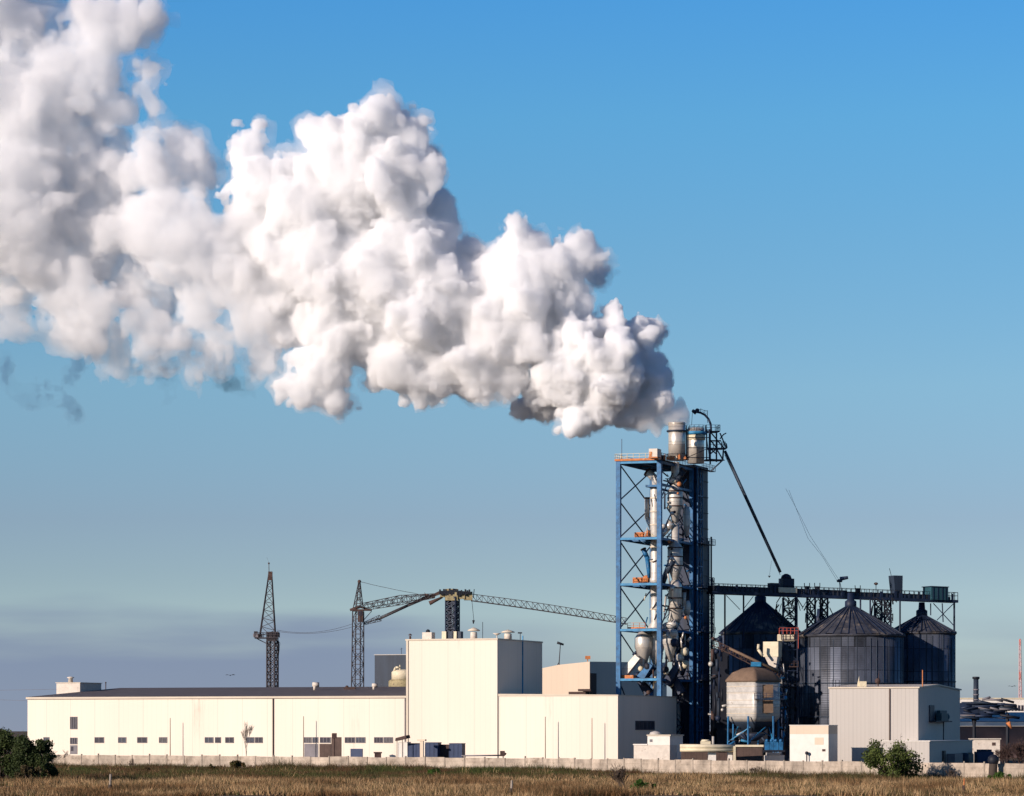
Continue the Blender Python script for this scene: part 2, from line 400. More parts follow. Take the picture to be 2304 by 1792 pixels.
def steam_mat(name, dens, col=(1, 1, 1), g=0.0):
    m = bpy.data.materials.new(name); m.use_nodes = True; t = m.node_tree; t.nodes.clear()
    o = t.nodes.new('ShaderNodeOutputMaterial')
    vs = t.nodes.new('ShaderNodeVolumeScatter'); vs.inputs['Color'].default_value = (*col, 1); vs.inputs['Density'].default_value = dens
    vs.inputs['Anisotropy'].default_value = g
    tr = t.nodes.new('ShaderNodeBsdfTransparent'); tl = t.nodes.new('ShaderNodeBsdfTranslucent'); mx = t.nodes.new('ShaderNodeMixShader')
    mx.inputs[0].default_value = 0.01
    t.links.new(tr.outputs[0], mx.inputs[1]); t.links.new(tl.outputs[0], mx.inputs[2]); t.links.new(mx.outputs[0], o.inputs['Surface'])
    if col[0] < .9:     # dark colour plus absorption stand in for shade on the wisps
        va = t.nodes.new('ShaderNodeVolumeAbsorption'); va.inputs['Density'].default_value = dens*.5; va.inputs['Color'].default_value = (.15, .32, .50, 1)
        ad = t.nodes.new('ShaderNodeAddShader'); t.links.new(vs.outputs[0], ad.inputs[0]); t.links.new(va.outputs[0], ad.inputs[1]); t.links.new(ad.outputs[0], o.inputs['Volume'])
    else: t.links.new(vs.outputs[0], o.inputs['Volume'])
    return m
B_mouth = [(1454,880,13,0),(1452,862,16,0),(1458,893,9,0),(1444,892,13,0),(1443,880,20,0),(1424,886,24,5),(1398,896,24,0),(1370,900,22,0),(1449,866,12,0),(1340,905,18,0)]
B_jet = [(1432,855,20,0),(1405,845,40,10),(1385,800,52,-10),(1352,735,52,-30),(1300,715,50,10),(1250,735,70,0),(1300,800,80,40),(1215,790,85,30),(1275,860,55,30),
 (1232,893,38,40),(1380,865,42,0),(1160,860,45,-60),(1115,872,24,-60),(1390,700,28,-40),(1425,820,24,-20),(1330,870,40,0),(1150,858,40,-60),(1112,872,26,-60)]
B_near = [(750,480,75,-20),(560,610,60,-20),(610,700,50,-20),(1340,800,55,-20),(1250,800,70,0),(1200,700,70,0), (1110,535,62,20),(1235,545,52,10),(1270,590,35,-60),(1180,590,75,20),(1100,620,100,20),(1210,640,60,20),(1040,600,45,30),(995,525,30,-50),(1060,700,105,10),(1010,770,85,0),(1090,800,50,20),(940,790,60,10),(1150,700,70,-20),
 (812,250,52,30),(755,290,58,20),(680,290,46,10),(870,290,48,10),(885,350,55,-50),(830,380,85,20),(740,400,95,10),(925,470,50,-70),(990,540,42,-80),(880,540,80,20),(800,600,110,10),(900,660,110,10),(860,760,80,0),(890,835,32,0),(965,640,80,20),
 (550,268,26,10),(512,268,22,10),(508,295,26,10),(530,300,32,10),(545,285,26,10),(530,330,42,0),(560,400,70,10),(650,450,95,10),(660,560,105,0),(700,680,85,0),(690,780,65,0),(722,855,36,0),(650,835,42,0),(605,825,28,-20),(770,720,60,0),(600,620,70,0),(560,520,70,10)]
B_mid = [(315,310,30,0),(382,315,34,-50),(290,370,50,10),(240,355,36,10),(350,440,70,20),(300,490,75,10),(430,370,48,-60),(468,350,25,-60),(400,530,85,10),(480,570,85,0),(430,640,65,10),(540,680,60,0),(460,720,45,0),(380,715,42,0),(290,680,48,0),(305,750,34,0),(262,778,20,0),(485,750,26,0),(240,640,48,0),(200,740,34,0),(150,690,34,0),(330,700,46,0),(120,640,48,0),(420,790,24,-10),(150,470,60,-50),(330,370,40,-30),(400,330,30,-20),(120,250,60,-30),(180,300,50,-30),(200,560,55,-40),(180,380,60,-50),(215,270,40,-30),(280,620,50,-30),(330,720,40,-20),(230,430,48,-60),(560,760,40,-30),(520,470,60,0),
 (20,300,90,20),(40,200,90,10),(110,160,80,10),(200,150,70,0),(250,60,70,0),(315,50,38,0),(310,150,38,0),(300,185,30,0),(150,90,50,0),(30,60,70,0),(190,10,40,0),(230,230,50,-20),
 (30,400,95,20),(30,500,95,20),(80,560,75,10),(150,600,60,0),(210,650,50,0),(30,620,40,0),(190,710,35,0),(90,330,70,-20),(-60,200,120,0),(-60,450,130,0),(-60,0,120,0),(90,640,30,0)]
B_thin = [(160,330,85,-70),(230,320,55,-70),(130,430,75,-90),(200,480,80,-90),(260,560,70,-80),(330,640,60,-60),(250,420,60,-80),(250,300,45,-50),(190,240,60,-60),(20,640,60,-60),(100,540,80,-80),(180,700,60,-60),(240,740,50,-50),(130,640,60,-60),(80,20,60,-50),(150,40,50,-50),(410,330,45,-60),(330,380,50,-60),(450,770,40,-40),(360,740,50,-40)]
_r = random.Random(6); B_wisp = []
for (x, y, n_, dx, dy) in ((172, 770, 9, -4, 11), (140, 828, 8, 5, 9), (345, 785, 10, 1, 8), (375, 795, 6, -6, 7), (470, 780, 9, 6, 7), (505, 795, 8, 5, 7), (8, 770, 6, 6, 10), (30, 830, 8, 8, 4), (100, 820, 6, -7, 6), (440, 755, 6, 7, 3), (160, 860, 6, 2, 7), (60, 850, 5, 5, 5)):
    for _ in range(n_):
        B_wisp.append((x, y, _r.uniform(5, 13), -420+_r.uniform(-20, 20))); x += dx*_r.uniform(.2, 1.5)+_r.uniform(-7, 7); y += dy*_r.uniform(.2, 1.3)+_r.uniform(-3, 3)
def build_plume():
    me, fr_ = plume_mesh('steam_plume', B_near, 0.31, 11, blurs=2, shrink=1.05, kids=(11, 8, 5), amp=(.9, .8, .6, .42), fringe=(.6, 1.0))
    root = bpy.data.objects.new('steam_plume', me)
    C.objects.link(root); me.materials.append(steam_mat('steam_dense', 0.75))
    tag(root, 'huge white billowing steam plume drifting off the tall blue tower stack', 'steam plume')
    def part(me, dn, col=(1, 1, 1)):
        o = bpy.data.objects.new(me.name, me); C.objects.link(o); o.parent = root; me.materials.append(steam_mat(me.name, dn, col))
        if me.name.split('.')[0] in ('mist_fringe', 'torn_wisps', 'thin_veil'): o['kind'] = 'stuff'
    part(fr_, .11)
    me, fr_ = plume_mesh('fresh_billows', B_jet, 0.26, 21, blurs=1, shrink=1.0, kids=(14, 9, 6), amp=(.5, .6, .5, .38), fringe=(.35, .6)); part(me, 1.5); part(fr_, .2)
    for nm, bl, dn, sd, kw, col in (('spreading_tail', B_mid, 0.26, 5, dict(tear=.9, shrink=1.13, amp=(1.6, 1.4, 1.0, .6), kids=(12, 7, 4), fringe=(1.0, 1.5)), (1, 1, 1)),
                           ('mouth_vapour', B_mouth, 0.6, 4, dict(amp=(.5, .5, .4, .2), shrink=.95), (1, 1, 1)),
                           ('thin_veil', B_thin, 0.17, 8, dict(tear=1.2, amp=(2.0, 1.4, .8, .4), kids=(8, 3), shrink=1.22, rag=3.4), (1, 1, 1)),
                           ('torn_wisps', B_wisp, 0.26, 9, dict(shrink=1.75, tear=.2, amp=(.2, .8, .9, .7), kids=(9, 6), rag=2.2, fringe=(.7, .9)), (.10, .17, .30))):
        r_ = plume_mesh(nm, bl, 0.5 if nm != 'mouth_vapour' else .36, sd, **kw); ms = r_ if isinstance(r_, tuple) else (r_,)
        for k, me in enumerate(ms): part(me, dn if k == 0 else dn*.22, col)
    return root
build_plume()
# ------------------------------------------------------------------ the long hall, tall block and annexe (one facade line, turned 20 degrees)
HF = Fr(1390, 606)                       # near right corner of the facade
aL, aS, aT, aE = HF.a(62), HF.a(915), HF.a(1120), 0.0
zE = HF.z(1566)
# long hall
hall = thing('production_hall', HF.pt(aL, 0, 0), 'very long low cream hall with dark shallow roof and a row of small windows', 'factory hall')
zh = HF.z(1571, aL); ridge_b = 40.0; zr = HF.z(1550, aL, ridge_b)
m = MB()
g = [(0, zh), (ridge_b, zr-.05), (62, zh)]
vs = []
for a_ in (aL, aS):
    vs += [HF.pt(a_, 0, 0), HF.pt(a_, 0, zh), HF.pt(a_, ridge_b, zr-.06), HF.pt(a_, 62, zh), HF.pt(a_, 62, 0)]
m.add(vs, [(0, 1, 2, 3, 4), (9, 8, 7, 6, 5), (0, 5, 6, 1), (3, 8, 9, 4)])
build(m, 'wall', 'cream', hall)
m = MB()
def slab(m_, a0, a1, b0, z0, b1, z1, t):
    q = [HF.pt(a0, b0, z0), HF.pt(a1, b0, z0), HF.pt(a1, b1, z1), HF.pt(a0, b1, z1)]
    m_.add([v+Vector((0, 0, t)) for v in q]+q, [(0, 1, 2, 3), (7, 6, 5, 4), (0, 4, 5, 1), (1, 5, 6, 2), (2, 6, 7, 3), (3, 7, 4, 0)])
slab(m, aL-.2, aS, -.25, zh+.02, ridge_b, zr, .16); slab(m, aL-.2, aS, ridge_b, zr, 62.2, zh+.02, .16)
roof = build(m, 'roof', 'roof', hall)
build(MB().box(HF, aL-.2, aS, -.33, -.25, zh-.22, zh+.16), 'eaves_trim', 'cream_trim', hall)
for (x0, x1, mu) in ((213, 234, 1), (266, 284, 1), (309, 331, 1), (358, 376, 1), (461, 480, 1), (484, 497, 0), (507, 526, 1), (554, 572, 1), (574, 591, 1), (684, 701, 2), (703, 716, 1), (720, 744, 2), (776, 799, 2), (801, 822, 2), (842, 862, 2), (864, 884, 2)):
    window(hall, HF, x0, x1, 1659, 1672, mull=mu)
window(hall, HF, 98, 111, 1659, 1672)
w = window(hall, HF, 158, 174, 1613, 1641, mull=3, name='stair_window')
w = window(hall, HF, 158, 174, 1660, 1675, mull=2, name='stair_window')
m = MB().box(HF, HF.a(158), HF.a(174), -.08, .02, HF.z(1697, HF.a(160)), HF.z(1677, HF.a(160))); d = build(m, 'door', 'frame', hall)
build(MB().box(HF, HF.a(160), HF.a(165.5), -.12, -.07, HF.z(1690, HF.a(160)), HF.z(1680, HF.a(160))), 'pane', 'pane', d)
m = MB().box(HF, HF.a(746), HF.a(768), -.10, .02, 0, HF.z(1659, HF.a(750))); gd = build(m, 'vehicle_door', 'brown', hall)
m = MB().box(HF, HF.a(685), HF.a(716), -.09, .02, 0, HF.z(1674, HF.a(700))); gd = build(m, 'panel_door', 'frame', hall)
m = MB().box(HF, HF.a(719), HF.a(745), -.09, .02, 0, HF.z(1674, HF.a(700))); gd = build(m, 'panel_door', 'brown', hall)
m = MB().box(HF, HF.a(789), HF.a(816), -.10, .02, 0, HF.z(1685, HF.a(800))); gd = build(m, 'roller_door', 'bluebox', hall)
for px in (615, 912): build(MB().box(HF, HF.a(px)-.09, HF.a(px)+.09, -.22, 0, 0, zh-.25), 'downpipe', 'rust' if px == 615 else 'frame', hall)
# roof house at the left end
rf = Fr(180, 668)
m = MB(); r0 = rf.z(1563); m.box(rf, rf.a(127), 0, 0, rf.b(228), r0-1.2, rf.z(1537), top=(rf.z(1538), rf.z(1537)))
rh = solo(m, 'roof_house', 'offwhite', 'small cream plant room on the left end of the long dark roof', 'plant room')
m = MB(); m.box(rf, rf.a(127)-.15, .15, -.15, rf.b(228)+.2, rf.z(1537), rf.z(1535.6)); build(m, 'roof', 'cream_trim', rh)
c = rf.pt(rf.a(151), 1.5, 0); z0 = rf.z(1535.8)
rv = solo(MB().lathe(c.x, c.y, [(.5, z0), (.42, z0+.8), (.7, z0+.9), (.75, z0+1.05), (.1, z0+1.2)], 10), 'roof_vent', 'offwhite', 'little cream vent cowl on top of the small plant room', 'vent')
c = P(238, 1551, 672); m = MB().tube(c, c+Vector((0, 0, 1.2)), .09).ball(c+Vector((0, 0, 1.3)), .16)
solo(m, 'roof_mast', 'rust', 'stubby rusty post beside the plant room roof', 'post')
# tall block
zt = HF.z(1440, aT)
blk = thing('tall_block', HF.pt(aT, 0, 0), 'tall windowless cream block with shaded grey side, between long hall and low annexe', 'factory block')
bD = HF.b(1220, aT)
m = MB().box(HF, aS, aT, -.25, bD, 0, zt); build(m, 'wall', 'cream', blk)
build(MB().box(HF, aS-.12, aT+.12, -.40, bD+.1, zt, zt+.28), 'parapet_cap', 'cream_trim', blk)
build(MB().box(HF, aS+.05, aS+.45, -.42, -.25, 0, zt), 'corner_trim', 'cream_trim', blk)
m = MB(); bb = HF.b(1175, aT)
m.box(HF, aT, aT+.2, bb-.1, bb+.1, HF.z(1562, aT, bb), zt+1.1); build(m, 'drainpipe', 'bluelt', blk)
# annexe
anx = thing('low_annexe', HF.pt(0, 0, 0), 'lower cream annexe with shaded grey end wall holding one dark window', 'factory annexe')
bA = HF.b(1522, 0)
m = MB().box(HF, aT, aE, 0.05, bA, 0, zE, top=(HF.z(1564, aT), zE)); build(m, 'wall', 'cream', anx)
build(MB().box(HF, aT+.02, aE+.1, -.08, bA+.1, zE, zE+.2, top=(HF.z(1564, aT)+.2, zE+.2)), 'parapet_cap', 'cream_trim', anx)
window(anx, HF, 1429, 1472, 1622, 1643, 'side', 0.0, mull=4)
bB = HF.b(1562, -3)
ext = thing('lean_to', HF.pt(-3, bA, 0), 'shaded grey lean-to with sloping top behind the annexe end wall', 'shed')
z1, z2 = HF.z(1571, -3, bA), HF.z(1585, -3, bB)
vs = [HF.pt(a_, b_, z) for a_ in (-20, -3) for (b_, z) in ((bA+.1, 0), (bA+.1, z1), (bB, z2), (bB, 0))]
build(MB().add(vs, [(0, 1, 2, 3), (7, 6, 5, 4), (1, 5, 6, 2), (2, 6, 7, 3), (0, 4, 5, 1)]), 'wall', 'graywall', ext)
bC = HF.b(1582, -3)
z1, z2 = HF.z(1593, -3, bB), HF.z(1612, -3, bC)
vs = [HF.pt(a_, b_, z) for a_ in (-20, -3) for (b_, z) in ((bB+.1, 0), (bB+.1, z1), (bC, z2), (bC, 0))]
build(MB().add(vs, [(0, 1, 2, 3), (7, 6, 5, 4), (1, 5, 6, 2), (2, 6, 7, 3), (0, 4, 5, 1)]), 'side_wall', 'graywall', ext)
# poles standing before the facade
for px, py, lb in ((383, 1616, 'thin dark pole before the long hall, right of its four small windows'), (683, 1612, 'thin dark pole beside the brown and pale hall doors'), (1227, 1613, 'thin dark pole against the annexe wall, nearer the tall block'), (1332, 1616, 'thin dark pole against the annexe wall, nearer its corner')):
    D = HF.pt(HF.a(px), -3, 0).y; c = P(px, 1700, D); c.z = 0
    m = MB().tube(c, (c.x, c.y, Z(py, D)), .09, .06, 6); solo(m, 'pole', 'domeb', lb, 'pole', 'thin poles along the facade')
# things on the block roof
def vent(px, py0, py1, w, b_, label, kind='round', fr=HF, m_='offwhite', z_=None):
    z0 = (z_ if z_ is not None else zt+.28); a_ = fr.a(px, b_); c = fr.pt(a_, b_, 0); h = fr.z(py0, a_, b_)-z0; r = w/2/F*c.y
    pr = [(r*.8, z0), (r*.75, z0+h*.55), (r*.6, z0+h*.6), (r*1.35, z0+h*.68), (r*1.4, z0+h*.76), (r*.8, z0+h*.88), (.05, z0+h)] if kind == 'round' else [(r, z0), (r*.9, z0+h*.8), (r*.4, z0+h)]
    t = solo(MB().lathe(c.x, c.y, pr[:3], 14), 'roof_vent', m_, label, 'vent', 'vents on the block roof'); 
    build(MB().lathe(c.x, c.y, pr[3:] if kind == 'round' else [(r*.5, z0+h*.82), (r*.55, z0+h), (.05, z0+h*1.1)], 14), 'cowl', 'rust' if m_ == 'rust' else 'cream_trim', t)
vent(923, 1426, 1437, 6, 2, 'small rusty vent at the left end of the block roof', m_='rust')
vent(1066, 1412, 1437, 20, 3, 'cream mushroom vent on the block roof right of the crane mast base')
vent(1143, 1417, 1438, 22, 6, 'wide cream mushroom vent at the corner of the block roof')
f2 = Fr(971, 626)
m = MB().box(f2, f2.a(950), 0, 0, 1.8, zt+.28, f2.z(1423)); hb = solo(m, 'roof_box', 'offwhite', 'pale square vent housing with dark ball on the block roof', 'vent housing')
build(MB().ball(f2.pt(f2.a(959), .9, f2.z(1421)), .42), 'cowl', 'black', hb)
c = HF.pt(HF.a(1086, 4), 4, zt+.28); solo(MB().tube(c, (c.x, c.y, Z(1400, c.y)), .05), 'aerial', 'black', 'thin dark rod aerial on the block roof between mushroom vents', 'aerial')
c = HF.pt(HF.a(1118, 2), 2, zt+.28); m = MB().tube(c, c+Vector((0, 0, .7)), .08); m.lathe(c.x, c.y, [(.15, c.z+.6), (.75, c.z+.95), (.7, c.z+1.0)], 12)
solo(m, 'dish_aerial', 'offwhite', 'low pale dish beside the corner mushroom vent', 'dish')
c = HF.pt(aT-.4, bb, zt+.28); m = MB().tube(c, (c.x, c.y, Z(1424, c.y)), .06); m.box(WF, c.x-.45, c.x+.35, c.y-.1, c.y+.1, Z(1426, c.y), Z(1423, c.y)); solo(m, 'roof_lamp', 'black', 'small lamp on a rod over the shaded side of the block', 'lamp')
# things on the hall roof
for (px, py, D, sc, lb) in ((708, 1548, 655, 1.0, 'cream cowl vent on the dark roof halfway between the two lattice masts'), (841, 1547, 652, .8, 'small dark and cream cowl vent on the roof beside the slate box')):
    c = P(px, py+6, D); m = MB().tube(c, c+Vector((0, 0, 1.3*sc)), .3*sc, n=8); t = solo(m, 'roof_cowl', 'offwhite', lb, 'vent', 'cowl vents on the hall roof')
    m = MB(); m.tube(c+Vector((-.45*sc, 0, 1.2*sc)), c+Vector((.75*sc, 0, 1.1*sc)), .42*sc, .5*sc, 10); build(m, 'hood', 'offwhite', t)
    build(MB().tube(c+Vector((.76*sc, 0, 1.1*sc)), c+Vector((.86*sc, 0, 1.1*sc)), .5*sc, .5*sc, 10), 'mouth', 'black', t)
c = P(784, 1550, 655); solo(MB().box(WF, c.x-.9, c.x+1.4, c.y-1, c.y+1, c.z-.4, c.z+.25).ball(c+Vector((-.3, 0, .3)), .35), 'roof_hatch', 'rust', 'flat dark hatch at the foot of the middle lattice mast', 'hatch')
# slate box and cream tank behind the hall
sf = Fr(915, 680)
m = MB().box(sf, sf.a(843), 3, 0, 12, 0, sf.z(1474)); t = solo(m, 'slate_tower', 'slate', 'dark slate box tower peeping over the hall roof', 'tower')
build(MB().box(sf, sf.a(843)-.1, 3.1, -.1, 12, sf.z(1474), sf.z(1472.5)), 'roof_edge', 'graywall', t)
c = sf.pt(sf.a(899), 1, sf.z(1473)); build(MB().tube(c, c+Vector((0, 0, 1.4)), .06).tube(c+Vector((-.3, 0, 1.1)), c+Vector((.3, 0, 1.2)), .05), 'aerial', 'galv', t)
c = P(905, 1546, 672); m = MB().lathe(c.x, c.y, [(2.75, c.z-6), (2.75, c.z+1.15), (2.45, c.z+1.45)], 28); t = solo(m, 'cream_tank', 'craney', 'cream stepped tank beside the slate tower, half behind the tall block', 'tank')
build(MB().lathe(c.x, c.y, [(2.15, c.z+1.45), (2.15, c.z+3.0), (1.6, c.z+3.4), (.2, c.z+3.6)], 28), 'upper_drum', 'beige', t)
m = MB().path([c+Vector((-1.6, -1, 3.2)), c+Vector((-1.3, -1, 3.9)), c+Vector((-.5, -1, 3.9))], .22).tube(c+Vector((-.4, -1, 3.2)), c+Vector((-.4, -1, 4.4)), .14); build(m, 'pipework', 'beige', t)
# ------------------------------------------------------------------ warehouse behind the annexe
bf = Fr(1327, 700); a0 = bf.a(1200); b1 = bf.b(1500)
zb0, zb1 = bf.z(1508, a0), bf.z(1489)
t = thing('warehouse', bf.pt(0, 0, 0), 'peach walled warehouse with rising roofline behind the annexe', 'warehouse')
vs = [bf.pt(a0, 0, 0), bf.pt(0, 0, 0), bf.pt(0, b1, 0), bf.pt(a0, b1, 0), bf.pt(a0, 0, zb0), bf.pt(a0*.55, 0, zb0+(zb1-zb0)*.48+.25), bf.pt(0, 0, zb1), bf.pt(0, b1, zb1+.8), bf.pt(a0, b1, zb0)]
build(MB().add(vs, [(0, 1, 6, 5, 4), (2, 3, 8, 7), (3, 0, 4, 8), (4, 5, 6, 7, 8)]), 'wall', 'peach', t)
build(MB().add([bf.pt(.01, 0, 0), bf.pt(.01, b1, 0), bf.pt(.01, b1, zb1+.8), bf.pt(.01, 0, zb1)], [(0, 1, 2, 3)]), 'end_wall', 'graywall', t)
b0_, b1_ = bf.b(1327.8), bf.b(1341); m = MB().box(bf, 0, .12, b0_, b1_, bf.z(1566, 0, b0_), bf.z(1515, 0, b0_)); build(m, 'burnt_door', 'rust', t)
m = MB().box(bf, bf.a(1288), bf.a(1326), -2.5, -.1, bf.z(1563), bf.z(1557)); m.box(bf, -1.6, 1.2, -3, -.2, bf.z(1556), bf.z(1551)); build(m, 'roof_plant', 'rust', t)
c = bf.pt(bf.a(1322), 0, zb1); m = MB().tube(c, c+Vector((0, 0, 1.2)), .10).box(WF, c.x-.5, c.x+.6, c.y-.2, c.y+.2, c.z+.5, c.z+1.2); solo(m, 'beacon', 'orange', 'small red beacon on the peak of the peach warehouse', 'beacon')
c = P(1257, 1497, 704); m = MB(); 
for dx in (-.7, .7): m.tube(c+Vector((dx, 0, -.8)), c+Vector((0, 0, .5)), .09)
m.tube(c+Vector((0, 0, -.8)), P(1261, 1449, 704), .12, .08, 6); lm = solo(m, 'floodlight_mast', 'craneg', 'lamp post rising from the peach warehouse roof', 'lamp post')
q = P(1262, 1450, 704); build(MB().tube(q+Vector((-.8, 0, .35)), q+Vector((.6, 0, -.1)), .30, .22, 8), 'lamp_head', 'black', lm)
# ------------------------------------------------------------------ tower cranes
cd = 690.0
def C3(px, py, d=cd): return P(px, py, d)
def mast(px0, px1, py0, py1, w0, w1, bays, r=.13, d=cd, diag='x'):
    return lattice(MB(), C3(px0, py0, d), C3(px1, py1, d), w0, w1, bays, r, diag=diag)
# crane without jib
c = C3(613, 1660); c.z = 0
t1 = thing('tower_crane', c, 'lone dark lattice crane mast with pointed top and no boom', 'crane', 'lattice cranes behind the hall')
build(lattice(MB(), (c.x, c.y, 0), C3(613, 1443), 1.75, 1.75, 17, .16), 'mast', 'craneg', t1)
m = MB(); q = C3(602, 1432); m.box(WF, q.x-2.6, q.x+2.2, q.y-1.3, q.y+1.3, q.z-.5, q.z-.25); m.box(WF, q.x-.2, q.x+1.9, q.y-1, q.y+1, q.z-1.0, q.z+.9)
for dx, dz, h in ((-2.4, 0, 1.0), (-1.5, -.2, .7), (1.9, .0, .9)): m.box(WF, q.x+dx-.35, q.x+dx+.35, q.y-.9, q.y+.3, q.z+dz-.2, q.z+dz+h)
railing(m, [(q.x-2.6, q.y-1.3, q.z-.25), (q.x+2.4, q.y-1.3, q.z-.25), (q.x+2.4, q.y+1.3, q.z-.25), (q.x-2.6, q.y+1.3, q.z-.25)], 1.0, .8, .05)
m.tube(q+Vector((-2.2, 0, -.5)), C3(607, 1452), .13); m.tube(q+Vector((2.2, 0, -.5)), C3(620, 1452), .13); build(m, 'slewing_platform', 'craneg', t1)
m = MB(); m.box(WF, q.x-2.9, q.x-1.9, q.y-1.2, q.y, q.z-.2, q.z+.5); build(m, 'operator_cab', 'frame', t1)
m = MB(); A = C3(607.5, 1292)
feet = [C3(585, 1430)+Vector((0, -1, 0)), C3(585, 1430)+Vector((0, 1, 0)), C3(620, 1440)+Vector((0, 1, 0)), C3(620, 1440)+Vector((0, -1, 0))]
top = [A+Vector((-.25, -.2, 0)), A+Vector((-.25, .2, 0)), A+Vector((.35, .2, 0)), A+Vector((.35, -.2, 0))]
for k in range(4):
    m.tube(feet[k], top[k], .14); j = (k+1) % 4
    for i in range(8):
        u0, u1 = 1-(1-i/8)**1.15, 1-(1-(i+1)/8)**1.15
        m.tube(feet[k].lerp(top[k], u0), feet[j].lerp(top[j], u1), .075); m.tube(feet[k].lerp(top[k], u1), feet[j].lerp(top[j], u1), .075)
build(m, 'peak_frame', 'craneg', t1)
m = MB().box(WF, A.x-.35, A.x+.5, A.y-.4, A.y+.4, A.z-1.3, A.z+.5); m.tube(A+Vector((-.2, 0, .4)), C3(605, 1268), .07); m.ball(C3(605, 1268), .2); m.tube(C3(605, 1268), C3(601, 1254), .02); build(m, 'aerial', 'rust', t1)
m = MB().path([C3(627, 1440), C3(628, 1452), C3(627, 1468)], .05).path([C3(625, 1442), C3(630, 1447), C3(627, 1476)], .04); build(m, 'hanging_cable', 'black', t1)
# slack cables between cranes
for k, (sag, y0, y1, lb) in enumerate(((14, 1418, 1404, 'upper slack cable strung between the lone mast and the next lattice mast'), (11, 1421, 1411, 'lower slack cable strung between the lone mast and the next lattice mast'))):
    pts = []
    for i in range(15):
        u_ = i/14; pts.append(C3(623+u_*170, y0+(y1-y0)*u_+sag*4*u_*(1-u_)*.85))
    solo(MB().path(pts, .045, 4), 'slack_cable', 'craneg', lb, 'cable', 'slack cables between the masts')
# crane with long sagging boom
c = C3(803, 1660); c.z = 0
t2 = thing('tower_crane', c, 'slim lattice crane mast with red-brown cab and booms reaching to the yellow crane head', 'crane', 'lattice cranes behind the hall')
build(lattice(MB(), (c.x, c.y, 0), C3(806, 1376), 2.1, 1.75, 20, .12, diag='z'), 'mast', 'craneg', t2)
build(lattice(MB(), C3(806, 1368), C3(808.5, 1310), 1.55, .25, 6, .10, diag='z'), 'peak_frame', 'craneg', t2)
build(MB().ball(C3(808.5, 1309), .38), 'pulley', 'rust', t2)
m = MB(); q = C3(806, 1371); m.box(WF, q.x-1.5, q.x+2.7, q.y-.9, q.y+.9, q.z-.35, q.z-.05); m.tube(q+Vector((-1.7, 0, -.2)), q+Vector((.6, 0, .6)), .28, .35, 8); m.tube(q+Vector((.3, 0, .5)), q+Vector((2.8, 0, -.3)), .22, .18, 6)
m.tube(C3(836, 1376), C3(817, 1397), .09); build(m, 'slewing_platform', 'rust', t2)
m = MB(); q = C3(811, 1386); m.box(WF, q.x-.5, q.x+.55, q.y-1.1, q.y+.1, q.z-1.3, q.z+1.2); cb = build(m, 'operator_cab', 'rust', t2)
build(MB().box(WF, q.x-.35, q.x+.4, q.y-1.16, q.y-1.1, q.z, q.z+.9), 'window', 'pane', cb)
m = lattice(MB(), C3(817, 1366), C3(905, 1350), 1.15, 1.5, 8, .10, diag='z'); lattice(m, C3(905, 1350), C3(978, 1341), 1.5, .7, 7, .10, diag='z')
build(m, 'upper_boom', 'craneg', t2)
m = lattice(MB(), C3(818, 1404), C3(856, 1391), .35, .9, 5, .08, diag='z'); m.tube(C3(852, 1394), C3(918, 1363), .22, .26, 6); m.tube(C3(918, 1363), C3(962, 1344), .26, .30, 6); m.tube(C3(856, 1388), C3(960, 1341), .10, .10, 4); build(m, 'lower_boom', 'craneg', t2)
build(MB().path([C3(809+i*15.3, 1309+u_) for i, u_ in enumerate((0, 3.5, 7.5, 11, 14, 17.5, 20.5, 23.5, 26, 30, 34))], .06, 4), 'pendant_cable', 'craneg', t2)
# yellow headed crane on the block
fb = Fr(1020, 625)
cz = zt+.28
t3 = thing('tower_crane', Vector((X(1018, 690), 690, 0)), 'dark blue lattice crane mast under faded yellow head with a long sagging boom', 'crane', 'lattice cranes behind the hall')
q0, q1 = C3(1018, 1440), C3(1018, 1344); q0.z = 0
m = lattice(MB(), q0, q1, 2.15, 2.15, 26, .17); lattice(m, C3(1018, 1430), q1, 1.4, 1.4, 7, .16); build(m, 'mast', 'navy', t3)
m = MB()
for (x0, x1, y0, y1, dp) in ((990, 1004, 1330, 1344, .8), (1002, 1030, 1326, 1352, 1.3), (1028, 1046, 1331, 1348, 1.0), (1044, 1063, 1332, 1351, .8)):
    q = C3(x0, y1); m.box(WF, q.x, X(x1, cd), q.y-dp, q.y+dp, q.z, Z(y0, cd))
build(m, 'machinery_head', 'craney', t3)
m = MB(); rr = random.Random(3)
for i in range(16):
    q = C3(990+i*4.4, rr.uniform(1328, 1334)); m.box(WF, q.x-.16, q.x+.18, q.y-1.35, q.y+.6, q.z-rr.uniform(.3, 1.1), q.z+rr.uniform(.1, .4))
build(m, 'winch_gear', 'black', t3)
m = MB().tube(C3(992, 1333), C3(964, 1345), .50, .35, 4).tube(C3(996, 1344), C3(966, 1358), .20, .45, 6).ball(C3(961, 1341), .45); m.tube(C3(961, 1341), C3(955, 1334), .08); build(m, 'counter_arm', 'rust', t3)
m = MB(); n_ = 24
def bt(x): u_ = (x-1060)/(1392-1060); return 1337+51*u_-3*math.sin(u_*math.pi)
def bb_(x): u_ = (x-1060)/(1392-1060); return 1352+50*u_-1.5*math.sin(u_*math.pi)
xs = [1060+(1410-1060)*i/28 for i in range(29)]
T_ = [C3(x, bt(x)) for x in xs]; B1 = [C3(x, bb_(x))+Vector((0, -.7, 0)) for x in xs]; B2 = [C3(x, bb_(x))+Vector((0, .7, 0)) for x in xs]
